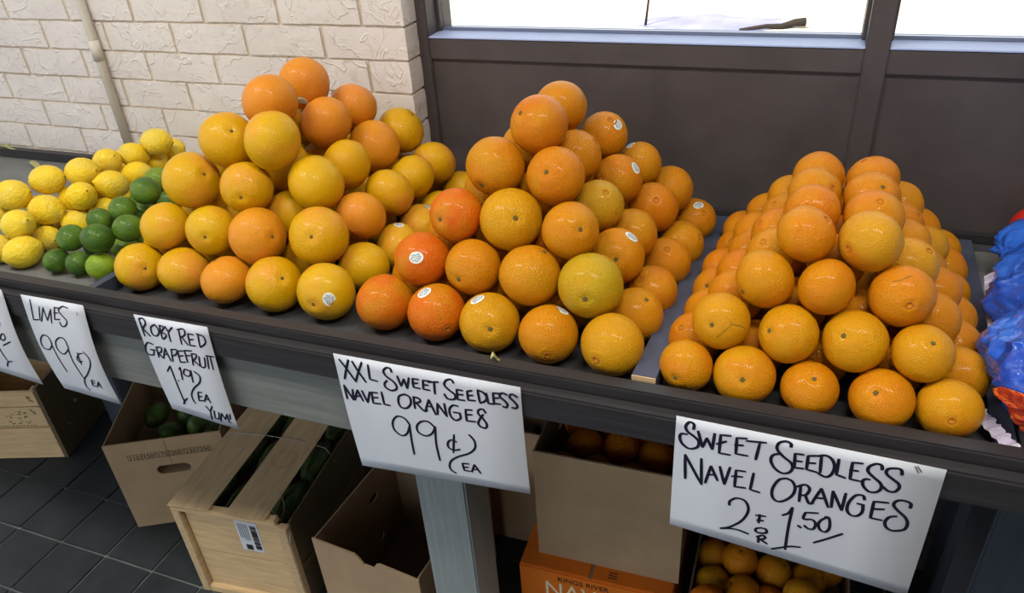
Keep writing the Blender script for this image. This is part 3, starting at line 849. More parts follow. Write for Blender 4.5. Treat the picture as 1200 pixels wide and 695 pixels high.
["LEM",0,14,0,-12598,11521,10050,562,0.91,1,0,0],
["LEM",0,15,0,-12909,11593,9531,503,0.93,1,0,0],
["LEM",0,16,0,-12811,12065,9658,491,1.0,1,0,0],
["LEM",0,17,0,-12585,9778,9296,484,0.94,1,0,0],
["LEM",0,18,0,-14394,8891,9445,524,0.94,1,0,0],
["LIM",0,0,0,-12082,8088,9149,434,1.0,1,0,0],
["LIM",0,1,0,-11593,8116,9147,424,1.18,1,0,0],
["LIM",0,2,0,-11044,8108,9167,498,0.79,1,0,0],
["LIM",0,3,0,-11909,8398,9468,478,1.0,1,0,0],
["LIM",0,4,0,-11023,8224,9659,510,0.8,1,0,0],
["LIM",0,5,0,-11086,8728,9172,462,1.0,1,0,0],
["LIM",0,6,0,-11921,9074,9489,456,0.94,1,0,0],
["LIM",0,7,0,-10698,8610,9695,497,0.8,1,0,0],
["LIM",0,8,0,-11217,9056,9797,465,0.86,1,0,0],
["LIM",0,9,0,-11259,9514,9498,435,0.93,1,0,0],
["LIM",0,10,0,-10961,9434,10009,510,0.82,1,0,0],
["LIM",0,11,0,-11625,10371,9779,489,1.07,1,0,0],
["LIM",0,12,0,-11615,10444,9323,433,1.0,1,0,0],
["LEM",0,99,0,-13724,8742,9141,535,1.0,0,0,0],
["LEM",0,99,0,-14039,9434,9092,535,1.0,0,0,0],
["LEM",0,99,0,-13236,9439,9092,535,1.0,0,0,0],
["LEM",0,99,0,-13818,10058,9049,535,1.0,0,0,0],
["LEM",0,99,0,-13131,10086,9047,535,1.0,0,0,0],
["LEM",0,99,0,-12404,10182,9040,535,1.0,0,0,0],
["LEM",0,99,0,-13729,10719,9002,535,1.0,0,0,0],
["LEM",0,99,0,-13066,10716,9003,535,1.0,0,0,0],
["LEM",0,99,0,-13724,11374,8956,535,1.0,0,0,0],
["LEM",0,99,0,-13065,11375,8956,535,1.0,0,0,0],
["LEM",0,99,0,-12406,11258,8965,535,1.0,0,0,0],
["LEM",0,99,0,-13637,12037,8910,535,1.0,0,0,0],
["LEM",0,99,0,-12959,12042,8910,535,1.0,0,0,0],
["LEM",0,99,0,-12294,11979,8914,535,1.0,0,0,0],
["LEM",0,99,0,-13442,12596,8871,535,1.0,0,0,0],
["LEM",0,99,0,-12784,12596,8871,535,1.0,0,0,0],
["LEM",0,99,0,-13412,9825,9422,535,1.0,0,0,0],
["LEM",0,99,0,-13443,10520,9411,535,1.0,0,0,0],
["LEM",0,99,0,-13349,11185,9371,535,1.0,0,0,0],
["LEM",0,99,0,-13297,11802,9253,535,1.0,0,0,0],
["LEM",0,99,0,-12437,11659,9321,535,1.0,0,0,0],
["LEM",0,99,0,-13637,9328,9432,535,1.0,0,0,0],
["LIM",0,99,0,-11938,8835,9096,460,1.0,0,0,0],
["LIM",0,99,0,-11750,9400,9057,460,1.0,0,0,0],
["LIM",0,99,0,-11285,9489,9051,460,1.0,0,0,0],
["LIM",0,99,0,-11841,9929,9020,460,1.0,0,0,0],
["LIM",0,99,0,-11283,10030,9013,460,1.0,0,0,0],
["LIM",0,99,0,-11883,10542,8977,460,1.0,0,0,0],
["LIM",0,99,0,-11280,10622,8971,460,1.0,0,0,0],
["LIM",0,99,0,-12313,9186,9072,460,1.0,0,0,0],
["LIM",0,99,0,-11260,10198,9442,460,1.0,0,0,0],
["LIM",0,99,0,-11854,10083,9455,460,1.0,0,0,0]]''')
LAY = ['bottom layer', 'second layer up', 'third layer up', 'fourth layer up', 'topmost layer']
ORD = ['first', 'second', 'third', 'fourth', 'fifth', 'sixth', 'seventh']
def tint(rnd, a, b):
    t = rnd.random(); return tuple(a[i] * (1 - t) + b[i] * t for i in range(3)) + (1,)
rnd = random.Random(5)
RED = (.68, .125, .003, 1)
LEM_TXT = ['at the front rail nearest the limes', 'tucked low between the front lemon and limes', 'cut off by the left picture edge at the bottom', 'round, above the long front lemon', 'plump, in the middle of the lower rows',
           'large pale, at the far left edge', 'wide, on the left shoulder of the heap', 'pale, with two dark specks', 'showing its nippled end towards the camera', 'partly hidden behind the dark green limes',
           'pale round, third from the peak along the ridge', 'knobbly, above the small lime', 'just left of the peak lemon', 'long, lying below the ridge', 'sitting on the very peak against the brick', 'small, just under the peak lemon',
           'tiny sliver behind the peak lemon', 'sliver low behind the limes', 'sliver at the left edge between two pale lemons']
LIM_TXT = ['bottom row, leftmost, dark green', 'bottom row, middle, dull green', 'bottom row, bright yellow-green, at the front rail', 'second row, leftmost, very dark', 'second row, large glossy with a dark speck',
           'yellowish, tucked beside the lowest grapefruit', 'small, third row, leftmost', 'long dark, resting against the grapefruit', 'fourth row, below the peak lime', 'sliver between lime heap and grapefruit',
           'large glossy, at the peak of the heap', 'pale green, just behind the peak lime', 'sliver behind the peak, against the grapefruit']
SCARS = {(1, 0, 0): [((-.04, -1, -.09), (.18, -.97, .19), (.42, -.8, .43), (.37, -.76, .54)), ((.42, -.8, .43), (.7, -.64, .32), (.86, -.5, .15))], (2, 2, 0): [((-.43, -.48, .76), (-.18, -.48, .86), (.09, -.31, .95)),]}
nl = ng = 0
for (P, k, i, j, x, y, z, D, asp, vis, st, sk) in FR:
    p = Vector((x * 1e-4, y * 1e-4, z * 1e-4)); D *= 1e-4
    up = Vector((rnd.uniform(-1, 1), rnd.uniform(-1, 1), rnd.uniform(-.6, 1)))
    towards = (Vector((0, 0, CZ)) - p).normalized()
    if P in ('NAV', 'XXL', 'GRA'):
        if st: ax = Vector(st) * (-1 if (P, k, i, j) in (('XXL', 0, 4, 0), ('NAV', 0, 4, 0), ('XXL', 0, 3, 0)) else 1)
        else:
            ax = up.normalized()
            if ax.dot(towards) > .35: ax = -ax
            if P != 'GRA' and j > 0: ax = (ax + Vector((0, 0, -.8))).normalized()
        n = {'NAV': 5, 'XXL': 5, 'GRA': 5}[P] - k
        col_txt = 'leftmost' if i == 0 else ('rightmost' if i == n - 1 else ORD[i] + ' from left')
        row_txt = 'front row' if j == 0 else ORD[j] + ' row back'
        sfx = ', with white sticker' if sk else ''
        if k == 4: col_txt = 'at the peak'
    if P == 'NAV':
        c = tint(rnd, (.64, .195, .001), (.63, .25, .001))
        if (k, i, j) in ((3, 1, 0), (2, 2, 1), (1, 3, 4)): c = (.62, .29, .008, 1)
        if j == 0 and k < 3 and rnd.random() < .6: c = (.64, .28, .002, 1)
        w = D * 1.01
        o = place_fruit('navel', 'navel_orange', p, (w, w, w * .96), ax, rnd.uniform(0, 6), c,
                    'small navel orange, %s, %s, %s, right-hand pile%s' % (LAY[k], row_txt, col_txt, sfx), 'orange', 'small navel oranges in the right-hand pile', True, True, None, rnd.randrange(6))
        for sc in SCARS.get((k, i, j), []) if j == 0 else []:
            qi = o.rotation_quaternion.inverted(); bm = bmesh.new()
            add_tube(bm, [(qi @ e).normalized() * (surf(o.data, qi @ e) + .001) for d0, d1 in zip(sc, sc[1:]) for e in (Vector(d0), Vector(d0).lerp(Vector(d1), .33), Vector(d0).lerp(Vector(d1), .66), Vector(d1))], .0065, 5)
            obj('scar', bm, M['stem'], o)['label'] = 'thin brown scar on the peel'
    elif P == 'XXL':
        c = tint(rnd, (.62, .18, .002), (.63, .245, .002))
        if (k, i, j) in ((0, 0, 0), (0, 1, 0), (1, 0, 0), (2, 0, 0)): c = RED
        if (k, i, j) == (1, 3, 0): c = (.50, .33, .008, 1)
        if (k, i, j) in ((0, 2, 0), (0, 4, 0), (2, 1, 0)): c = (.64, .30, .003, 1)
        if (k, i, j) == (2, 2, 1): c = (.55, .31, .01, 1)
        w = D * 1.0
        place_fruit('xxl', 'large_navel_orange', p, (w, w, w), ax, rnd.uniform(0, 6), c,
                    'large navel orange, %s, %s, %s, middle pile%s' % (LAY[k], row_txt, col_txt, sfx), 'orange', 'extra large navel oranges in the middle pile', True, True, Vector(sk) if sk else None, rnd.randrange(6))
    elif P == 'GRA':
        c = tint(rnd, (.63, .33, .002), (.64, .38, .003))
        if k == 4 or (k, i, j) in ((3, 1, 1), (3, 1, 2)): c = (.68, .235, .015, 1)
        if (k, i, j) in ((1, 2, 0), (0, 2, 0), (1, 3, 1), (2, 2, 2)): c = (.68, .255, .012, 1)
        w = D * 1.01
        place_fruit('grapefruit', 'grapefruit', p, (w, w, w * .97), ax, rnd.uniform(0, 6), c,
                    'yellow-pink grapefruit, %s, %s, %s%s' % (LAY[k], row_txt, col_txt, sfx), 'grapefruit', 'ruby red grapefruit pyramid', True, False, Vector(sk) if sk else None, rnd.randrange(6))
    elif P == 'LEM':
        if vis: lab = 'yellow lemon ' + LEM_TXT[nl]; idx = nl; nl += 1
        else: lab = 'yellow lemon buried inside the lemon heap'; idx = 99
        a = rnd.uniform(-.5, .5)
        if idx == 0: a = .45
        if idx in (5, 6): a = .15
        el = 1.0 if idx in (0, 4, 5, 6, 13) else .25 + .5 * rnd.random()
        ax = (cr * math.cos(a) + cu * math.sin(a)) * el + cf * (-.4 if idx == 8 else rnd.uniform(-1, 1)) * (1.2 if idx == 8 else (1 - el * .8))
        w = D * .97; L = D * 1.0
        c = tint(rnd, (.86, .60, .012), (.84, .64, .045))
        place_fruit('lemon', 'lemon', p, (w, w, L), ax, rnd.uniform(0, 6), c, lab, 'lemon', 'lemons heaped at the left end', idx != 99, False, None, rnd.randrange(5))
    else:
        if vis: lab = 'lime in the lime heap, ' + LIM_TXT[ng]; idx = ng; ng += 1
        else: lab = 'green lime buried inside the lime heap'; idx = 99
        a = rnd.uniform(-.4, .4)
        ax = (cr * math.cos(a) + cu * math.sin(a)) + cf * rnd.uniform(-.6, .6)
        if idx in (0, 1, 3): ax = cu * .8 + cf * .9 + cr * rnd.uniform(-.4, .4)
        w = D * .97
        c = tint(rnd, (.030, .085, .010), (.055, .13, .014))
        if idx == 2: c = (.26, .38, .015, 1)
        if idx in (5, 11): c = (.17, .26, .02, 1)
        place_fruit('lime', 'lime', p, (w, w, w), ax, rnd.uniform(0, 6), c, lab, 'lime', 'limes heaped beside the grapefruit', True, False, None, rnd.randrange(4))

# ================================================================ PRICE SIGNS
SG = json.loads('''{"SW":[[[-0.0963,0.9198],[0.1868,0.9141],[0.1871,0.7072],[-0.0961,0.7374]],[[1,-758,9045,-754,9121,-806,9147,-848,9075,-824,9001,-752,8950,-688,8886,-688,8804,-740,8755,-809,8748,-883,8811,-908,8898,-887,8950,-821,8956],[1,-703,9036,-636,8804],[1,-636,8804,-595,8956],[1,-595,8956,-523,8801],[1,-523,8801,-513,9046],[1,-330,9055,-445,9041],[1,-445,9041,-441,8765],[1,-441,8765,-314,8769],[1,-479,8895,-372,8962],[1,-150,9061,-263,9043],[1,-263,9043,-254,8804],[1,-254,8804,-118,8807],[1,-278,8932,-181,8951],[1,-158,9025,61,9053],[1,-8,9019,-29,8773],[1,323,9056,320,9106,259,9127,193,9083,184,8992,262,8900,350,8833,378,8760,352,8683,275,8650,187,8706,136,8808,151,8892,218,8933],[1,-808,8250,-829,8636],[1,-829,8636,-609,8208],[1,-609,8208,-637,8624],[1,-567,8246,-518,8537],[1,-518,8537,-424,8325],[1,-551,8387,-465,8411],[1,-416,8559,-343,8288],[1,-343,8288,-298,8580],[1,-119,8560,-228,8552],[1,-228,8552,-222,8287],[1,-222,8287,-95,8301],[1,-270,8444,-145,8468],[1,-28,8562,-43,8292],[1,-43,8292,68,8276],[1,331,8584,255,8538,203,8391,212,8259,270,8196,349,8228,426,8338,443,8463,399,8557,331,8584],[1,473,8983,380,8975],[1,380,8975,395,8768],[1,395,8768,496,8781],[1,382,8870,468,8880],[1,615,9006,517,8979],[1,517,8979,525,8778],[1,525,8778,640,8765],[1,515,8877,607,8892],[1,653,9005,670,8773],[1,615,9002,695,9033,765,8992,805,8891,787,8773,732,8722,649,8756],[1,832,9017,838,8788],[1,838,8788,937,8764],[1,1077,9019,972,9005],[1,972,9005,983,8762],[1,983,8762,1094,8760],[1,960,8891,1049,8900],[1,1273,8980,1259,9042,1203,9048,1145,8994,1143,8921,1214,8852,1292,8785,1308,8711,1271,8649,1198,8636,1135,8693,1113,8766,1139,8808,1181,8809],[1,1473,8961,1453,9032,1394,9037,1327,9007,1324,8940,1393,8882,1460,8835,1479,8774,1447,8707,1382,8699,1313,8753],[1,499,8514,511,8265],[1,461,8490,543,8546,597,8496,571,8392,501,8371],[1,563,8390,620,8267,664,8301],[1,643,8270,719,8537],[1,719,8537,828,8268],[1,670,8375,778,8397],[1,859,8278,842,8535],[1,842,8535,971,8266],[1,971,8266,976,8541],[1,1178,8498,1150,8559,1077,8536,1027,8415,1025,8295,1072,8225,1141,8231,1183,8310,1174,8414],[1,1111,8422,1188,8419],[1,1420,8527,1273,8504],[1,1273,8504,1279,8245],[1,1279,8245,1402,8244],[1,1270,8386,1394,8418],[1,1637,8515,1632,8582,1561,8606,1492,8580,1472,8509,1534,8435,1613,8367,1654,8285,1647,8187,1588,8138,1516,8118,1455,8158,1434,8236,1465,8318,1534,8352],[0.95,-256,7958,-254,8032,-185,8103,-92,8095,-38,8002,-38,7879,-100,7721,-224,7577,-332,7515],[0.95,-332,7515,-154,7562,12,7529],[0.95,108,7914,107,7765],[0.95,61,7887,175,7904],[0.95,78,7805,159,7820],[0.95,156,7693,92,7659,89,7607,149,7594,213,7624,199,7682,140,7688],[0.95,131,7531,137,7417],[0.95,107,7510,178,7561,208,7519,137,7469],[0.95,161,7477,243,7428],[0.95,355,7983,420,8040,455,8148],[0.95,455,8148,447,7817,456,7400],[0.95,302,7353,419,7426,513,7480,621,7504],[0.95,546,7870,585,7843],[0.95,740,8144,603,8112],[0.95,603,8112,593,8000,686,8019,733,7962,722,7872,668,7854,615,7893],[0.95,846,8107,791,8053,763,7972,791,7884,850,7860,887,7929,880,8035,853,8110,815,8104],[0.95,754,7635,896,7760,1040,7896],[0.35,1573,9116,1621,9037],[0.35,1596,9122,1646,9055]]],"XX":[[[-0.5657,0.9179],[-0.2913,0.9189],[-0.2877,0.7327],[-0.5596,0.7089]],[[1,-5576,9100,-5493,8980,-5376,8780],[1,-5425,9120,-5492,8938,-5546,8772],[1,-5369,9110,-5308,8976,-5199,8786],[1,-5213,9121,-5297,8936,-5370,8760],[1,-5121,9098,-5128,8855],[1,-5128,8855,-5005,8845],[1,-4761,9048,-4780,9106,-4836,9105,-4890,9042,-4860,8965,-4767,8901,-4721,8837,-4731,8771,-4814,8731,-4894,8767,-4902,8829,-4853,8892],[1,-4685,9002,-4645,8843],[1,-4645,8843,-4587,8971],[1,-4587,8971,-4555,8820],[1,-4555,8820,-4507,9008],[1,-4361,9009,-4453,9006],[1,-4453,9006,-4455,8863],[1,-4455,8863,-4353,8865],[1,-4474,8926,-4379,8947],[1,-4178,9017,-4296,9012],[1,-4296,9012,-4308,8864],[1,-4308,8864,-4207,8866],[1,-4307,8938,-4224,8945],[1,-4226,8997,-4068,9031],[1,-4133,9017,-4140,8818],[1,-5579,8660,-5569,8418],[1,-5579,8660,-5468,8419],[1,-5449,8612,-5468,8419],[1,-5447,8424,-5369,8619],[1,-5369,8619,-5305,8434],[1,-5402,8501,-5318,8520],[1,-5298,8623,-5236,8428],[1,-5236,8428,-5169,8630],[1,-5041,8637,-5140,8630],[1,-5140,8630,-5146,8437],[1,-5146,8437,-5016,8452],[1,-5147,8537,-5046,8555],[1,-4977,8673,-4966,8457],[1,-4966,8457,-4869,8458],[1,-4608,8713,-4702,8659,-4730,8545,-4694,8465,-4607,8475,-4536,8568,-4539,8675,-4608,8713],[1,-4479,8699,-4481,8494],[1,-4489,8697,-4397,8686,-4386,8635,-4466,8595],[1,-4447,8599,-4342,8483,-4291,8517],[1,-4321,8499,-4248,8699],[1,-4248,8699,-4168,8459],[1,-4282,8584,-4199,8582],[1,-3843,9061,-3881,9114,-3956,9077,-3983,9000,-3920,8932,-3846,8876,-3844,8814,-3893,8782,-3964,8787,-4001,8851],[1,-3722,8966,-3810,8966],[1,-3810,8966,-3810,8801],[1,-3810,8801,-3703,8809],[1,-3810,8884,-3720,8900],[1,-3588,8995,-3660,8969],[1,-3660,8969,-3657,8826],[1,-3657,8826,-3551,8840],[1,-3667,8900,-3578,8920],[1,-3508,9013,-3490,8833],[1,-3516,9022,-3432,9000,-3386,8929,-3418,8860,-3492,8816],[1,-3389,8999,-3369,8837],[1,-3369,8837,-3282,8844],[1,-3199,9032,-3293,9021],[1,-3293,9021,-3289,8859],[1,-3289,8859,-3195,8861],[1,-3300,8938,-3213,8958],[1,-3098,9035,-3164,9050,-3202,8991,-3139,8935,-3100,8883,-3121,8827,-3171,8835],[1,-2956,9027,-3029,9060,-3066,9012,-3011,8954,-2965,8894,-2985,8845,-3044,8845],[1,-4124,8665,-4140,8468],[1,-4124,8665,-4002,8469],[1,-4021,8689,-4002,8469],[1,-3814,8685,-3885,8689,-3949,8611,-3944,8494,-3878,8434,-3800,8486,-3801,8560],[1,-3899,8569,-3790,8574],[1,-3611,8669,-3710,8656],[1,-3710,8656,-3712,8464],[1,-3712,8464,-3576,8480],[1,-3719,8569,-3619,8589],[1,-3418,8663,-3457,8721,-3521,8691,-3527,8626,-3463,8557,-3418,8472,-3441,8406,-3503,8408,-3543,8452,-3518,8533,-3456,8633],[0.95,-4607,8167,-4676,8273,-4792,8282,-4880,8162,-4879,8011,-4773,7929,-4675,7999,-4616,8152],[0.95,-4614,8165,-4626,7897,-4627,7600],[0.95,-4213,8216,-4305,8303,-4423,8274,-4501,8168,-4485,8060,-4374,8026,-4269,8103,-4206,8242],[0.95,-4206,8242,-4234,7924,-4219,7594],[0.95,-3906,8035,-3986,8052,-4045,7986,-4045,7898,-3966,7869,-3869,7908],[0.95,-3932,8164,-3982,7814],[0.95,-3704,8223,-3633,8131,-3636,7995,-3740,7867,-3916,7755,-4033,7646,-4078,7529,-4056,7443,-3986,7411],[0.95,-3761,7657,-3866,7641],[0.95,-3866,7641,-3850,7502],[0.95,-3850,7502,-3755,7517],[0.95,-3875,7560,-3779,7588],[0.95,-3735,7509,-3678,7668],[0.95,-3678,7668,-3599,7522],[0.95,-3698,7572,-3625,7580]]],"RU":[[[-0.9202,0.9217],[-0.7802,0.9231],[-0.7842,0.7238],[-0.9137,0.7375]],[[0.85,-9117,9138,-9108,8849],[0.85,-9129,9153,-9028,9177,-9010,9089,-9106,8987],[0.85,-9103,8994,-8992,8863],[0.85,-8824,9105,-8923,9036,-8935,8915,-8852,8895,-8777,8995,-8824,9105],[0.85,-8735,9104,-8757,8861],[0.85,-8735,9104,-8653,9084,-8727,8987,-8652,8949,-8719,8869,-8757,8861],[0.85,-8627,9106,-8593,9011],[0.85,-8593,9011,-8483,9115],[0.85,-8593,9011,-8605,8838],[0.85,-8372,9085,-8397,8826],[0.85,-8406,9085,-8272,9119,-8274,9019,-8387,8947],[0.85,-8347,8961,-8271,8833],[0.85,-8107,9049,-8211,9047],[0.85,-8211,9047,-8234,8840],[0.85,-8234,8840,-8128,8843],[0.85,-8232,8942,-8131,8961],[0.85,-8015,9066,-8042,8843],[0.85,-8046,9077,-7918,9050,-7914,8934,-8044,8835],[0.85,-8998,8712,-9102,8728,-9188,8606,-9174,8501,-9061,8506,-9023,8602],[0.85,-9099,8598,-8983,8610],[0.85,-8948,8652,-8964,8471],[0.85,-8961,8667,-8845,8682,-8879,8594,-8966,8560],[0.85,-8946,8564,-8872,8472],[0.85,-8872,8472,-8771,8686],[0.85,-8771,8686,-8736,8445],[0.85,-8835,8568,-8744,8568],[0.85,-8649,8674,-8696,8453],[0.85,-8664,8682,-8533,8696,-8588,8599,-8673,8564],[0.85,-8406,8704,-8521,8681],[0.85,-8521,8681,-8547,8466],[0.85,-8547,8466,-8431,8489],[0.85,-8552,8577,-8440,8610],[0.85,-8235,8737,-8384,8715],[0.85,-8384,8715,-8392,8497],[0.85,-8402,8618,-8287,8640],[0.85,-8255,8681,-8297,8463],[0.85,-8274,8677,-8167,8681,-8215,8595,-8280,8561],[0.85,-8261,8565,-8170,8471],[0.85,-8124,8655,-8151,8475,-8063,8476,-8018,8659],[0.85,-7959,8681,-8001,8453],[0.85,-7987,8699,-7830,8706],[0.85,-7901,8699,-7914,8454],[0.85,-8897,8214,-8792,8344],[0.85,-8792,8344,-8791,7904,-8785,7583],[0.85,-8825,7554,-8762,7645,-8687,7708],[0.85,-8736,8072,-8714,8062],[0.85,-8589,8350,-8632,8105],[0.85,-8631,8305,-8587,8358],[0.85,-8403,8317,-8503,8339,-8561,8230,-8457,8215,-8388,8338],[0.85,-8388,8338,-8428,8094],[0.85,-8325,8333,-8244,8260,-8291,8124,-8450,7979,-8560,7824,-8571,7689,-8541,7639],[0.85,-8320,7915,-8402,7908],[0.85,-8402,7908,-8451,7717],[0.85,-8451,7717,-8343,7742],[0.85,-8431,7804,-8349,7830],[0.85,-8338,7724,-8243,7895],[0.85,-8243,7895,-8218,7726],[0.85,-8300,7782,-8222,7800],[0.85,-8354,7626,-8296,7525],[0.85,-8296,7525,-8215,7658],[0.85,-8296,7525,-8332,7342],[0.85,-8210,7564,-8245,7402,-8172,7401,-8124,7547],[0.85,-8153,7347,-8072,7540],[0.85,-8072,7540,-8041,7413],[0.85,-8041,7413,-7961,7548],[0.85,-7961,7548,-7982,7370],[0.85,-7903,7562,-7934,7439],[0.85,-7950,7378,-7952,7362]]],"LI":[[[-1.1603,0.9198],[-1.0239,0.921],[-1.0341,0.7166],[-1.1599,0.7261]],[[0.8,-11411,9140,-11481,8759],[0.8,-11481,8759,-11353,8781],[0.8,-11245,9034,-11329,8775],[0.8,-11300,8756,-11163,9031],[0.8,-11163,9031,-11151,8799],[0.8,-11151,8799,-10995,9026],[0.8,-10995,9026,-11074,8761],[0.8,-10781,9078,-10894,9075],[0.8,-10894,9075,-10974,8846],[0.8,-10974,8846,-10849,8867],[0.8,-10950,8967,-10847,8984],[0.8,-10590,9109,-10702,9123,-10819,9038,-10772,8947,-10703,8859,-10770,8764,-10856,8742,-10877,8812],[0.8,-11257,8331,-11285,8466,-11394,8481,-11508,8355,-11516,8211,-11386,8193,-11267,8311],[0.8,-11274,8335,-11265,8044,-11231,7741],[0.8,-10899,8311,-10909,8483,-11017,8498,-11151,8386,-11175,8223,-11069,8161,-10908,8291],[0.8,-10912,8308,-10936,8037,-10897,7674],[0.8,-10619,8260,-10708,8232,-10801,8118,-10775,8052,-10702,8084],[0.8,-10735,8255,-10761,8001],[0.8,-10580,8302,-10507,8176,-10568,8004,-10747,7787,-10891,7646,-10958,7464,-10915,7386],[0.8,-10651,7660,-10728,7662],[0.8,-10728,7662,-10773,7523],[0.8,-10773,7523,-10690,7533],[0.8,-10762,7588,-10684,7605],[0.8,-10672,7515,-10575,7658],[0.8,-10575,7658,-10573,7511],[0.8,-10631,7561,-10571,7567],[0.4,-10422,9056,-10420,9007]]],"LE":[[[-1.3651,0.9131],[-1.2036,0.9224],[-1.2123,0.7223],[-1.38,0.7398]],[[0.85,-12539,8700,-12505,8618,-12436,8594,-12379,8551,-12434,8471,-12522,8448],[0.85,-12576,8284,-12649,8216,-12645,8151,-12550,8198,-12527,8282,-12576,8284],[0.85,-12438,8320,-12518,8240,-12508,8169,-12411,8224,-12390,8318,-12438,8320],[0.85,-12565,8048,-12313,8176],[0.85,-12716,8295,-12707,8096,-12709,7872,-12685,7669],[0.85,-12805,7518,-12697,7648,-12569,7692],[0.85,-13006,7731,-12934,7684]]]}''')
SIGN_TXT = {'SW': 'white card sign reading sweet seedless navel oranges, two for 1.50',
            'XX': 'white card sign reading XXL sweet seedless navel oranges, 99 cents each',
            'RU': 'small white card sign reading roby red grapefruit 1.19 each, yum',
            'LI': 'small white card sign reading limes, 99 cents each',
            'LE': 'small white card sign cut off by the left picture edge'}
for key, (cs, strokes) in SG.items():
    x0 = min(c[0] for c in cs); zt = cs[0][1]
    root = empty('price_sign', ((cs[0][0] + cs[1][0]) / 2, .697, zt - .002)); tag(root, SIGN_TXT[key], 'sign')
    ox = Vector(root.location)
    curl = {'SW': .002, 'XX': .003, 'RU': .004, 'LI': .010, 'LE': .010}[key]
    def off(x, z, curl=curl, zt=zt): 
        t = max(0, (zt - z) / .2); return -.0012 - curl * math.sin(t * PI) * .8
    bm = bmesh.new(); n = 12; gr_ = []
    for a in range(n + 1):
        u = a / n; L_ = Vector(cs[0]).lerp(Vector(cs[3]), u); R_ = Vector(cs[1]).lerp(Vector(cs[2]), u)
        gr_.append([])
        for b in range(5):
            q = L_.lerp(R_, b / 4); gr_[-1].append([bm.verts.new((q.x - ox.x, off(q.x, q.y) + dy, q.y - ox.z)) for dy in (0, .0006)])
    for a in range(n):
        for b in range(4):
            for s in (0, 1):
                f = (gr_[a][b][s], gr_[a + 1][b][s], gr_[a + 1][b + 1][s], gr_[a][b + 1][s]); bm.faces.new(f if s == 0 else f[::-1])
    for a in range(n):
        for b in (0, 4): bm.faces.new((gr_[a][b][0], gr_[a][b][1], gr_[a + 1][b][1], gr_[a + 1][b][0]))
    for b in range(4):
        for a in (0, n): bm.faces.new((gr_[a][b][0], gr_[a][b + 1][0], gr_[a][b + 1][1], gr_[a][b][1]))
    bmesh.ops.recalc_face_normals(bm, faces=bm.faces)
    obj('paper_sheet', bm, M['paper'], root, True)
    bm = bmesh.new(); bs = bmesh.new()
    for st in strokes:
        wd = st[0]; pts = [Vector((st[q] * 1e-4, st[q + 1] * 1e-4)) for q in range(1, len(st), 2)]
        tgt = bs if wd < .5 else bm
        # catmull-rom smoothing for curves
        sm = []
        if len(pts) > 2:
            for q in range(len(pts) - 1):
                p0 = pts[max(q - 1, 0)]; p1 = pts[q]; p2 = pts[q + 1]; p3 = pts[min(q + 2, len(pts) - 1)]
                for t in (0, .25, .5, .75):
                    sm.append(.5 * ((2 * p1) + (p2 - p0) * t + (2 * p0 - 5 * p1 + 4 * p2 - p3) * t * t + (3 * p1 - p0 - 3 * p2 + p3) * t ** 3))
            sm.append(pts[-1])
        else:
            sm = [pts[0].lerp(pts[1], t / 4) for t in range(5)]
        hw = {'SW': .00140, 'XX': .00140, 'RU': .00150, 'LI': .00140, 'LE': .00140}[key] * wd; prev = None
        for q, c_ in enumerate(sm):
            d = (sm[min(q + 1, len(sm) - 1)] - sm[max(q - 1, 0)])
            if d.length < 1e-7: continue
            d.normalize(); w_ = hw * (1.0 + .38 * abs(d.y))       # down strokes are heavier
            if q in (0, len(sm) - 1): w_ *= .8
            nn = Vector((-d.y, d.x)) * w_
            e = c_ - d * (.0006 if q == 0 else 0) + d * (.0006 if q == len(sm) - 1 else 0)
            pr = [tgt.verts.new((v.x - ox.x, off(v.x, v.y) - .0004, v.y - ox.z)) for v in (e + nn, e - nn)]
            if prev: tgt.faces.new((prev[0], prev[1], pr[1], pr[0]))
            prev = pr
    o = obj('handwriting', bm, M['ink'], root); o['label'] = 'dark blue-black marker lettering'
    if len(bs.verts): obj('staple', bs, M['pencil'], root)
    else: bs.free()

# ================================================================ UNDER THE STAND
def prism_wall(name, a, b, z0, z1, t, mat, parent):
    a = Vector(a); b = Vector(b); d = (b - a); L = d.length; ang = math.atan2(d.y, d.x)
    return box_obj(name, (0, 0, z0), (L, t, z1), mat, parent, .001, Matrix.Translation((a.x, a.y, 0)) @ Matrix.Rotation(ang, 4, 'Z'))

def carton(name, loc, rz, W_, D_, H_, label, front_holes=(), front_outline=None, side_holes=(), mats=('card', 'card_in'), flaps=False):
    """open-topped carton, origin at front left bottom corner"""
    root = empty(name, loc, rz); tag(root, label, 'box')
    t = .004; e = .0005
    fo = front_outline or [(0, 0), (W_, 0), (W_, H_), (0, H_)]
    obj('front_panel', panel_bm(fo, [list(h) for h in front_holes], t), M[mats[0]], root)
    obj('back_panel', panel_bm([(0, 0), (W_, 0), (W_, H_), (0, H_)], [list(h) for h in front_holes[:1]], t, Matrix.Translation((0, D_ - t, 0))), M[mats[0]], root)
    rot = Matrix.Rotation(PI / 2, 4, 'Z')
    for x in (t + e, W_ - e):
        so = [(t + e, 0), (D_ - t - e, 0), (D_ - t - e, H_), (t + e, H_)]
        obj('side_panel', panel_bm(so, [list(h) for h in side_holes], t - e, Matrix.Translation((x, 0, 0)) @ rot), M[mats[1]], root)
    box_obj('bottom_panel', (t + e, t + e, .001), (W_ - t - e, D_ - t - e, .005), M[mats[1]], root, 0)
    return root

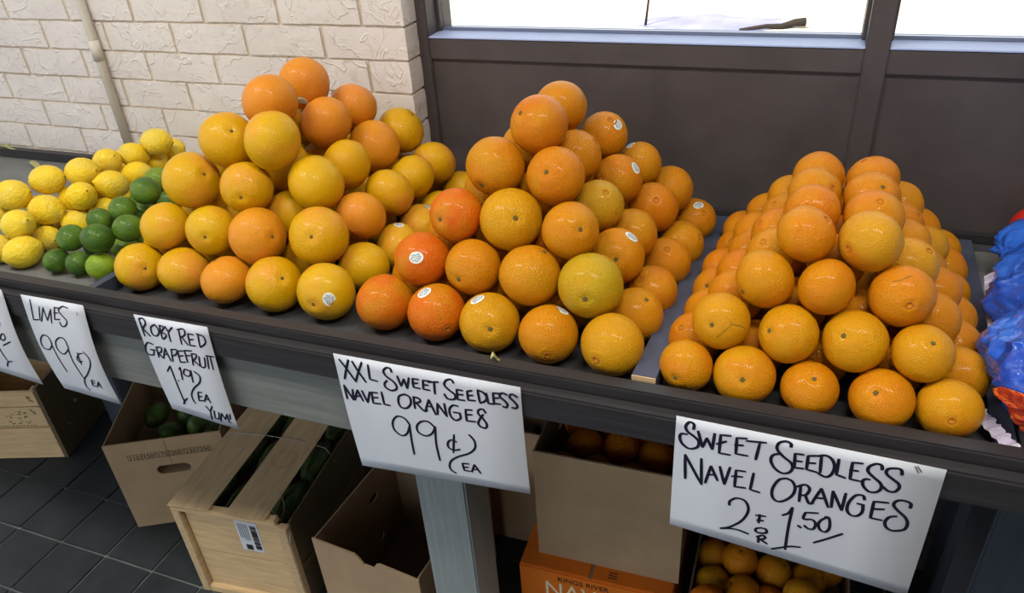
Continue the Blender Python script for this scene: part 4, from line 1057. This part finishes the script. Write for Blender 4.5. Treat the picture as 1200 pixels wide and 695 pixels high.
# wooden box far left
w1 = empty('wooden_crate', (-2.30, .948, 0), R(18.5)); tag(w1, 'pale wooden fruit crate with green stencil at the far left floor', 'crate')
Wc = .40; Hc = .25; Dc = .30
for nm, z0, z1 in (('slat', .002, .118), ('slat', .122, .195), ('slat', .199, .25)):
    o = box_obj(nm, (0, 0, z0), (Wc - .012, .010, z1), M['crate'], w1, .001)
    if z0 == .122: o['label'] = 'middle slat printed with a green stencil'
box_obj('corner_cleat', (Wc - .030, .0105, .002), (Wc - .012, .03, .25), M['crate_y'], w1, .001)
box_obj('back_board', (0, Dc - .010, .002), (Wc - .012, Dc, .25), M['crate'], w1, .001)
side = panel_bm([(0.0, .002), (Dc, .002), (Dc, .262), (0.0, .262)], [slot(.06, .085, .016, .016, 6), slot(.12, .125, .016, .016, 6), slot(.18, .165, .016, .016, 6)], .009,
                Matrix.Translation((Wc + 0.0, 0, 0)) @ Matrix.Rotation(PI / 2, 4, 'Z'))
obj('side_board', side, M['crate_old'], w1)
box_obj('side_board', (0, .0105, .002), (.008, Dc - .0105, .25), M['crate_y'], w1, .001)
box_obj('bottom_board', (.009, .011, .002), (Wc - .03, Dc - .011, .010), M['crate_y'], w1, .0)
bm = bmesh.new(); rs = random.Random(4)
for q in range(26):
    cx_ = .30 + rs.uniform(-.03, .035); cz_ = .157 + rs.uniform(-.026, .026); s_ = rs.uniform(.004, .010)
    add_box(bm, (cx_, -.0006, cz_), (cx_ + s_, -.0001, cz_ + s_ * .4))
for q in range(14):
    add_box(bm, (.20 + q * .011, -.0006, .127), (.207 + q * .011, -.0001, .1295))
for q in range(8):
    cx_ = .362 + rs.uniform(-.008, .010); cz_ = .20 + rs.uniform(-.04, .03); add_box(bm, (cx_, -.0006, cz_), (cx_ + .004, -.0001, cz_ + .008))
tag(obj('green_stencil', bm, M['greenprint'], w1), kind='stuff')

# avocado carton
H2 = .285
c2 = carton('cardboard_carton', (-1.512, .926, 0), R(28), .285, .34, H2, 'brown open carton with size numbers and oval hand hole, holding green fruit',
            front_holes=[slot(.146, .186, .084, .028)])
nums = ['110', '150', '175', '200', '230', '250']
for q, s in enumerate(nums):
    x = .048 + q * .0345
    bm = bmesh.new(); zz = .228 + .0
    for lo, hi in (((x, -.0006, zz), (x + .0325, 0, zz + .0007)), ((x, -.0006, zz + .0175), (x + .0325, 0, zz + .0182)), ((x, -.0006, zz), (x + .0007, 0, zz + .0182)), ((x + .0318, -.0006, zz), (x + .0325, 0, zz + .0182))): add_box(bm, lo, hi)
    nb = obj('size_box', bm, M['blackprint'], c2)
    text_obj('number', s, .0175, M['blackprint'], nb, Matrix.Translation((x + .0020, -.0004, zz + .0022)) @ FACE_FRONT @ Matrix.Scale(1.02, 4), .0002)
bm = bmesh.new(); add_box(bm, (.146, -.0005, .203), (.1468, 0, H2)); obj('crease', bm, M['blackprint'], c2)
GREEN = [((-1.462, 1.085), 0), ((-1.462, 1.150), 1), ((-1.398, 1.118), 2), ((-1.355, 1.120), 3), ((-1.41, 1.190), 4), ((-1.505, 1.215), 5), ((-1.45, 1.24), 7), ((-1.54, 1.12), 8)]
for (x, y), n in GREEN:
    o = place_fruit('lime', 'avocado', Vector((x, y, .205 + .008 * (n % 3))), (.058, .058, .070), Vector((rnd.uniform(-1, 1), rnd.uniform(-1, 1), .2)), 0, (.03, .06, .012, 1),
                'dark green fruit in the numbered carton, ' + ['front left', 'second row left', 'second row centre', 'front right corner', 'middle of the heap', 'back left', '', 'back centre', 'far left wall'][n], 'fruit', 'green fruit in the numbered carton', True, False, None, n)
box_obj('packing_layer', (.006, .006, .006), (.278, .333, .172), M['card_in'], c2, .002)

# wirebound crate
cw = empty('wirebound_crate', (-1.207, .820, 0), R(6)); tag(cw, 'pale wirebound wooden crate with slatted lid and barcode label', 'crate')
Wv, Dv, Hv = .287, .52, .272
box_obj('end_board', (.024, .012, .024), (Wv - .024, .018, .140), M['crate'], cw, .0008)
box_obj('end_board', (.024, .012, .142), (Wv - .024, .018, Hv - .004), M['crate'], cw, .0008)
box_obj('cleat', (0, 0, .0), (.022, .0195, Hv), M['crate_y'], cw, .002)
box_obj('cleat', (Wv - .022, 0, .0), (Wv, .0195, Hv), M['crate_y'], cw, .002)
box_obj('cleat', (.0225, 0, 0), (Wv - .0225, .0195, .022), M['crate'], cw, .002)
lidm = Matrix.Translation((0, 0, Hv + .001)) @ Matrix.Rotation(R(-1.2), 4, 'Y')
box_obj('lid_cleat', (.0, .0, .0), (Wv - .022, .020, .015), M['crate'], cw, .002, lidm)
for (xa, xb, n) in ((.0, .104, 0), (.146, .246, 1)):
    o = box_obj('lid_slat', (xa, -.003, .0175), (xb, Dv, .0195), M['crate_y'], cw, .0008, lidm)
    if n == 1: o['label'] = 'lid slat with a faded red round stamp'
bm = bmesh.new()
for rr in (.030, .024):
    pts = [(.195 + rr * math.cos(2 * PI * k / 24), .175 + rr * 1.05 * math.sin(2 * PI * k / 24), .0199) for k in range(25)]
    for a, b in zip(pts, pts[1:]):
        a = Vector(a); b = Vector(b); nrm_ = (Vector((.195, .175, .0199)) - a).normalized() * .0009
        vs = [bm.verts.new(v) for v in (a, b, b + nrm_, a + nrm_)]; bm.faces.new(vs)
bm.transform(lidm); obj('round_stamp', bm, M['redprint'], cw)
box_obj('side_board', (.0, .020, .004), (.005, Dv, .13), M['crate_y'], cw, .001)
box_obj('side_board', (.0, .020, .134), (.005, Dv, Hv), M['crate_y'], cw, .001)
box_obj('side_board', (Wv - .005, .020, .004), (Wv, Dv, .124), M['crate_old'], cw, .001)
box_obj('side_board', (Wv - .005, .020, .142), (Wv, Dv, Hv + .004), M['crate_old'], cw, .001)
box_obj('bottom_board', (.006, .020, .003), (Wv - .006, Dv, .008), M['crate_old'], cw, .0)
box_obj('far_end_board', (.006, Dv - .010, .009), (Wv - .006, Dv - .001, Hv - .006), M['crate'], cw, .0)
bm = bmesh.new()
add_tube(bm, [(.01, .235, Hv + .024), (.10, .24, Hv + .026), (.20, .238, Hv + .026), (.27, .232, Hv + .020), (Wv + .003, .23, Hv - .02)], .0009, 5)
add_tube(bm, [(.205, .02, Hv + .022), (.215, .055, Hv + .034), (.24, .075, Hv + .030), (.262, .05, Hv + .018), (.268, .02, Hv + .004), (.24, .03, Hv + .024), (.20, .03, Hv + .021)], .0009, 5)
add_tube(bm, [(Wv + .002, .008, .26), (Wv + .006, -.002, .24), (Wv - .004, -.003, .235)], .0012, 5)
obj('binding_wire', bm, M['wire'], cw, True)
lb = box_obj('barcode_label', (.150, .0110, .168), (.205, .0119, .262), M['paper'], cw, 0); lb['label'] = 'white label with barcode'
bm = bmesh.new(); rs = random.Random(8); zz = .176
while zz < .253:
    h_ = rs.choice((.0007, .0012, .0020)); add_box(bm, (.186, .0104, zz), (.201, .0109, zz + h_)); zz += h_ + rs.choice((.0008, .0014))
for q in range(6): add_box(bm, (.156 + q * .0045, .0104, .200 + rs.uniform(0, .01)), (.1572 + q * .0045, .0109, .255))
add_box(bm, (.162, .0104, .172), (.178, .0109, .188))
obj('barcode', bm, M['blackprint'], lb)
# leafy vegetables inside
def leafy(seed):
    rs = random.Random(seed); bm = bmesh.new()
    n, m_ = 12, 14; g = []
    for a in range(n + 1):
        t = a / n; r = .028 * math.sin(PI * (t * .86 + .10)) ** .8 + .004; g.append([])
        for b in range(m_):
            an = 2 * PI * b / m_; rr = r * (1 + .14 * math.cos(5 * an + seed) + .05 * rs.uniform(-1, 1)); g[-1].append(bm.verts.new((rr * math.cos(an), (t - .5) * .21, rr * math.sin(an))))
    for a in range(n):
        for b in range(m_): bm.faces.new((g[a][b], g[a][(b + 1) % m_], g[a + 1][(b + 1) % m_], g[a + 1][b]))
    bm.faces.new(g[0][::-1]); bm.faces.new(g[-1])
    me = bpy.data.meshes.new('husk'); bm.to_mesh(me); bm.free(); me.materials.append(M['leaf'])
    for p in me.polygons: p.use_smooth = True
    return me
kk = N('leaf_green'); cc = kk.coord('Object', (1, 1, 1)); ff = kk.noise(kk.coord('Object', (60, 4, 60)), 1.5, 4, .6)
M['leaf'] = kk.set(Base_Color=kk.ramp(ff, [(0.35, srgb(38, 62, 24)), (0.6, srgb(80, 104, 42)), (0.78, srgb(150, 158, 90))]), Roughness=.55, Normal=kk.bump(ff, .4, .004))
lm = [leafy(s) for s in range(3)]
cwm = Matrix.Translation(cw.location) @ Matrix.Rotation(R(6), 4, 'Z')
LV = []
for r_ in range(3):
    for c_ in range(4):
        LV.append((.046 + c_ * .062, .098 + r_ * .142, .228 - (.004 if c_ < 3 else -.010), r_ * .3))
for n, (x, y, z, a) in enumerate(LV):
    o = bpy.data.objects.new('leafy_vegetable', lm[n % 3]); C.objects.link(o)
    o.location = cwm @ Vector((x, y, z)); o.rotation_euler = (0, rnd.uniform(0, 3), R(6) + rnd.uniform(-.12, .12)); o.scale = (.82, .62, .82)
    tag(o, 'green leafy vegetable in the wirebound crate, %s end, %s' % (['near', 'middle', 'far'][n // 4], ['left side', 'under the left slat', 'between the slats', 'along the right side'][n % 4]), 'vegetable', 'green vegetables in the wirebound crate')
bm = bmesh.new(); add_box(bm, (.008, .022, .010), (Wv - .008, Dv - .012, .196)); obj('packing_block', bm, M['card_in'], cw)['label'] = 'lower packed layer'

# open carton left of the post
H4 = .275
fo4 = [(0, 0), (.262, 0), (.262, H4 - .004), (.170, H4), (.160, H4 - .006), (.152, H4 - .020), (.128, H4 - .020), (.118, H4 - .006), (.110, H4 + .002), (0, H4 + .002)]
c4 = carton('open_carton', (-.852, .846, 0), R(-5), .262, .30, H4, 'empty-looking brown carton with thumb notch, left of the grey post', front_outline=fo4, side_holes=(slot(.20, .20, .034, .020), slot(.20, .07, .022, .022)))
for n, (x, y, z) in enumerate(((-.640, 1.02, .065), (-.628, .93, .058), (-.655, 1.06, .125), (-.62, 1.00, .18))):
    place_fruit('xxl', 'loose_orange', Vector((x, y, z)), (.072,) * 3, (0, .3, 1), n, (.75, .33, .01, 1), 'yellow-orange fruit inside the carton left of the post, ' + ['lowest', 'nearest the front', 'upper back', 'showing beside the post'][n], 'orange', 'fruit in the carton left of the post', True, False, None, n)
# dark carton behind the post
c5 = carton('holed_carton', (-.72, 1.185, 0), R(2), .285, .12, .36, 'brown carton with an oval hole standing behind the grey post', front_holes=[slot(.215, .262, .022, .046)], side_holes=(slot(.06, .26, .030, .020),))

# orange printed carton and carton on top of it
H7 = .282
c7 = empty('printed_carton', (-.414, .916, 0), R(2)); tag(c7, 'orange printed fruit carton under the plain brown box', 'box')
box_obj('carton_body', (0, 0, .001), (.300, .40, H7 - .0045), M['card_orange'], c7, .002)
box_obj('lid_flap', (.0015, .002, H7 - .004), (.140, .398, H7), M['card_orange'], c7, .001)
box_obj('lid_flap', (.1465, .002, H7 - .004), (.2985, .398, H7), M['card_orange'], c7, .001)
box_obj('flap_gap', (.1405, .002, H7 - .004), (.146, .398, H7 - .0025), M['card'], c7, 0)
bm = bmesh.new()
for q in range(3): add_box(bm, (.176, .012 + q * .006, H7), (.192, .014 + q * .006, H7 + .0003))
obj('flap_print', bm, M['blackprint'], c7)
text_obj('lettering', 'KINGS RIVER', .0175, M['blackprint'], c7, Matrix.Translation((.078, -.0006, H7 - .027)) @ FACE_FRONT @ Matrix.Diagonal((1.02, 1, 1, 1)), .0003)
t_ = text_obj('lettering', 'NAVELS', .060, M['whiteprint'], c7, Matrix.Translation((.050, -.0006, H7 - .075)) @ FACE_FRONT @ Matrix.Diagonal((.86, 1, 1, 1)), .0003); t_['label'] = 'large cream capital letters'
H6 = .272
c6 = carton('brown_carton', (-.384, .952, H7 + .0006), R(1.8), .2745, .36, H6, 'plain brown open carton of oranges on top of the orange printed box', side_holes=(slot(.18, .20, .060, .022),))
for n, (x, y, z) in enumerate(((-.345, 1.00, .480), (-.278, .998, .492), (-.210, 1.003, .486), (-.152, 1.000, .476), (-.318, 1.062, .494), (-.248, 1.068, .500), (-.180, 1.064, .496), (-.345, 1.13, .49), (-.280, 1.135, .50), (-.212, 1.13, .496), (-.15, 1.13, .49))):
    place_fruit('navel', 'boxed_orange', Vector((x, y + .004, z - .010)), (.070,) * 3, (rnd.uniform(-1, 1), 1, .3), n, (.85, .24, .01, 1), 'orange in the upper brown carton, %s' % ('front row, %s' % ['leftmost', 'second from left', 'third from left', 'rightmost'][n] if n < 4 else ('middle row, %s' % ['left', 'centre', 'right'][n - 4] if n < 7 else 'back row, %s' % ['leftmost', 'second', 'third', 'rightmost'][n - 7])), 'orange', 'oranges in the upper brown carton', True, False, None, n)
bm = bmesh.new(); add_box(bm, (.006, .006, .006), (.268, .354, .135)); obj('packing_block', bm, M['card_in'], c6)['label'] = 'lower packed layer'

# crate of oranges on the right
H8 = .285
c8 = carton('orange_filled_carton', (-.088, .84, 0), R(0.5), .280, .40, H8, 'brown carton brimming with small oranges under the right-hand sign')
FX = [(-.050, 1.000), (.005, .985), (-.008, 1.052), (.052, .985), (.056, 1.050), (.108, 1.000), (.120, 1.062), (.150, .945), (-.052, .935), (-.055, 1.065), (.010, .920), (.075, .925), (.150, 1.10), (-.05, 1.13), (.015, 1.12), (.085, 1.12),
      (-.05, .884), (.015, .884), (.08, .884), (.15, .89), (-.05, 1.19), (.015, 1.19), (.08, 1.19), (.15, 1.17)]
BOXC = [(.66, .29, .006, 1), (.70, .25, .004, 1), (.70, .23, .004, 1), (.76, .17, .006, 1), (.70, .27, .005, 1)]
FXR = sorted(FX, key=lambda q: (q[1], q[0]))
for n, (x, y) in enumerate(FX):
    fr_ = FXR.index((x, y))
    place_fruit('navel', 'boxed_orange', Vector((x, y, .272 + .012 * ((n * 7) % 3 - 1))), (.068,) * 3, (rnd.uniform(-1, 1), rnd.uniform(-1, .2), .8), n, BOXC[n % 5], 'small orange in the brimming carton, %s from the front, %s' % (['first row', 'second row', 'third row', 'fourth row', 'fifth row', 'last row'][fr_ // 4], ['left side', 'inner left', 'inner right', 'right side'][sorted(q[0] for q in FXR[fr_ // 4 * 4:fr_ // 4 * 4 + 4]).index(x)] ), 'orange', 'oranges in the carton under the right-hand sign', True, n % 2 == 0, None, n)
bm = bmesh.new(); add_box(bm, (.006, .006, .006), (.272, .392, .212)); obj('packing_block', bm, M['card_in'], c8)['label'] = 'lower packed layer'

# ================================================================ BLUE BAGS
def bag(loc, rad, rz, seed, label, net=None, seal=None, red=None, tilt=0.0, lab=None, pinch=.5, skin='netskin'):
    root = empty('fruit_bag', loc, rz); tag(root, label, 'bag', 'blue fruit bags at the right end')
    bm = bmesh.new(); bmesh.ops.create_icosphere(bm, subdivisions=5, radius=1.0)
    off = Vector((seed * 3.1, seed * 1.7, seed))
    def shape(d, grow=0.0):
        a = (abs(d.x) ** 3 + abs(d.y) ** 3 + abs(d.z) ** 2.2) ** (-1 / 2.6)
        rd = 1 + .08 * noise.noise(d * 2.0 + off) + .06 * (abs(noise.noise(d * 2.6 + off * 2)) - .2) - .035 * abs(noise.noise(d * 6 + off)) + grow
        q = d * a * rd
        rg = 1 - abs(noise.noise(d * 3.4 + off)) * 2
        q = q * (1 + .055 * max(0, rg) ** 4)
        pz = 1 - pinch * max(0, -d.x - .25) / .75
        return Vector((q.x * rad[0], q.y * rad[1] * (pz * .4 + .6), max(q.z, -.86) * rad[2] * pz))
    keep = []
    for v in bm.verts:
        d = v.co.normalized(); v.co = shape(d)
    o = obj('bag_film', bm, M['film'], root, True)
    # window of netting with fruit skin beneath
    if net:
        nd = Vector(net[0]).normalized(); ang = net[1]; e1 = nd.orthogonal().normalized(); e2 = nd.cross(e1)
        bm = bmesh.new(); K = 12; grid = []
        for a in range(-K, K + 1):
            grid.append([])
            for b in range(-K, K + 1):
                u, w_ = a / K, b / K; rr = math.hypot(u, w_)
                if rr > 1: u /= rr; w_ /= rr
                d = (nd + e1 * u * ang + e2 * w_ * ang).normalized(); grid[-1].append(bm.verts.new(shape(d, (.045 * (1 - min(1, rr)) + .016))))
        for a in range(2 * K):
            for b in range(2 * K): 
                try: bm.faces.new((grid[a][b], grid[a + 1][b], grid[a + 1][b + 1], grid[a][b + 1]))
                except ValueError: pass
        wd = obj('net_window', bm, M[skin], root, True); wd['label'] = 'orange fruit showing through red netting'
        bm = bmesh.new(); NL = 7
        for s in (0, 1):
            for q in range(-NL, NL + 1):
                c0 = q / NL; half_ = math.sqrt(max(0, 1 - c0 * c0)) * .98
                if half_ < .1: continue
                pts = []
                for t in range(11):
                    tt = -half_ + 2 * half_ * t / 10
                    u, w_ = ((c0 + tt) * .7071, (c0 - tt) * .7071) if s == 0 else ((tt * .9 + c0 * .35) , (c0 * .93 - tt * .2))
                    rr = math.hypot(u, w_)
                    if rr > .99: u *= .99 / rr; w_ *= .99 / rr; rr = .99
                    d = (nd + e1 * u * ang + e2 * w_ * ang).normalized(); pts.append(shape(d, (.045 * (1 - rr) + .024)))
                add_tube(bm, pts, .0006, 4)
        obj('netting', bm, M['net'], wd, True)
    if seal:
        bm = bmesh.new(); a, b = Vector(seal[0]), Vector(seal[1]); n = 22; side_ = Vector(seal[2]) ; pv = None
        for q in range(n + 1):
            p = a.lerp(b, q / n) + Vector((0, 0, .0015 * math.sin(q * 1.3))) ; w_ = side_ * (1 + .10 * math.sin(q * 2.1))
            pr = [bm.verts.new(p), bm.verts.new(p + w_ * .5 + Vector((0, 0, .0006 * (-1) ** q))), bm.verts.new(p + w_)]
            if pv: bm.faces.new((pv[0], pv[1], pr[1], pr[0])); bm.faces.new((pv[1], pv[2], pr[2], pr[1]))
            pv = pr
        so = obj('seal_strip', bm, M['clearfilm'], root); so['label'] = 'pale crimped seal edge of the bag'
        md = so.modifiers.new('thickness', 'SOLIDIFY'); md.thickness = .0006
    if lab:
        d = Vector(lab[0]).normalized(); e1 = Vector(lab[1]).normalized(); e1 = (e1 - d * e1.dot(d)).normalized(); e2 = d.cross(e1)
        bm = bmesh.new(); g = []
        for a in range(7):
            g.append([])
            for b in range(7):
                g[-1].append(bm.verts.new(shape((d + e1 * (a / 6 - .5) * lab[2] + e2 * (b / 6 - .5) * lab[3]).normalized(), .03)))
        for a in range(6):
            for b in range(6): bm.faces.new((g[a][b], g[a + 1][b], g[a + 1][b + 1], g[a][b + 1]))
        bmesh.ops.recalc_face_normals(bm, faces=bm.faces)
        lo_ = obj('printed_label', bm, M['paper'], root, True); lo_['label'] = 'white printed label'
        bm = bmesh.new()
        for q in range(7):
            v0 = [shape((d + e1 * (q / 9 - .35) * lab[2] + e2 * s_ * lab[3]).normalized(), .036) for s_ in (-.35, -.12, .12, .35)]
            v1 = [shape((d + e1 * (q / 9 - .35 + .04) * lab[2] + e2 * s_ * lab[3]).normalized(), .036) for s_ in (-.35, -.12, .12, .35)]
            for s_ in range(3): bm.faces.new([bm.verts.new(c_) for c_ in (v0[s_], v0[s_ + 1], v1[s_ + 1], v1[s_])])
        obj('label_print', bm, M['stickerink'], lo_)
    return root
M['netskin'] = mat_simple('netted_orange_skin', srgb(226, 112, 36), .4, .15, 30, .3, .002)
dk = deck(.9)
bag((.350, .842, deck(.84) + .074), (.118, .094, .076), 0, 2, 'front blue plastic fruit bag with red netting window', net=((-.66, -.78, -.22), .40), lab=((-.42, -.22, .85), (1, -.4, 0), .34, .30),
    seal=((-.128, -.040, -.052), (-.100, -.094, -.054), (.012, .006, .006)), pinch=.28)
bag((.372, 1.035, deck(1.03) + .066), (.110, .085, .068), R(-8), 5, 'middle blue plastic fruit bag with pale crimped seal', seal=((-.118, .020, .004), (-.100, -.085, -.040), (.012, .003, .010)), net=((-.30, -.9, -.2), .36), pinch=.45, skin='darkred')
bag((.428, 1.225, deck(1.22) + .060), (.128, .080, .062), R(6), 9, 'rear blue plastic fruit bag against the dark wall', lab=((-.35, -.35, .85), (1, -.3, 0), .34, .34), pinch=.72)
M['netskin2'] = mat_simple('red_fruit_skin', srgb(196, 40, 30), .35)
bm = bmesh.new(); bmesh.ops.create_uvsphere(bm, u_segments=24, v_segments=16, radius=.037)
for v in bm.verts:
    d = v.co.normalized(); v.co *= 1 - .10 * math.exp(-(math.acos(max(-1, min(1, d.z))) / .3) ** 2)
ap = obj('red_apple', bm, M['netskin2'], None, True); ap.location = (.372, 1.338, deck(1.33) + .046); tag(ap, 'red round fruit peeping above the rear blue bag', 'fruit')
bm = bmesh.new(); add_tube(bm, [(0, 0, .030), (.002, 0, .040)], .0012, 6); obj('stalk', bm, M['bark'], ap)

# ================================================================ SMALL DEBRIS
def leaf(name, loc, L_, W_, rz, mat, label, cat):
    bm = bmesh.new(); n = 8; a_ = []
    for q in range(n + 1):
        t = q / n; w_ = W_ * math.sin(PI * t) ** .7 * .5 + .0003; zc_ = .006 * math.sin(t * 5) + .004
        a_.append([bm.verts.new(((t - .5) * L_, -w_, zc_ + .004 * t)), bm.verts.new(((t - .5) * L_, 0, zc_)), bm.verts.new(((t - .5) * L_, w_, zc_ + .003))])
    for q in range(n):
        for s in (0, 1): bm.faces.new((a_[q][s], a_[q + 1][s], a_[q + 1][s + 1], a_[q][s + 1]))
    o = obj(name, bm, mat, None, True); o.location = loc; o.rotation_euler = (-SL * 0, 0, rz); tag(o, label, cat)
    md = o.modifiers.new('thickness', 'SOLIDIFY'); md.thickness = .0005
M['dryleaf'] = mat_simple('dry_leaf', srgb(170, 168, 110), .7, .3, 80)
leaf('dry_leaf', (-1.80, 1.255, deck(1.255) + .0005), .085, .014, R(-20), M['dryleaf'], 'curled pale green dry leaf on the empty deck by the brick wall', 'leaf')
leaf('dry_leaf', (-1.95, 1.305, deck(1.305) + .0215), .045, .010, R(10), M['dryleaf'], 'small brown curled leaf on the back rail at the far left', 'leaf')
leaf('peel_scrap', (-.338, .730, CZ - .594), .012, .007, R(30), M['dryleaf'], 'tiny pale scrap on the rail below the middle pile', 'scrap')
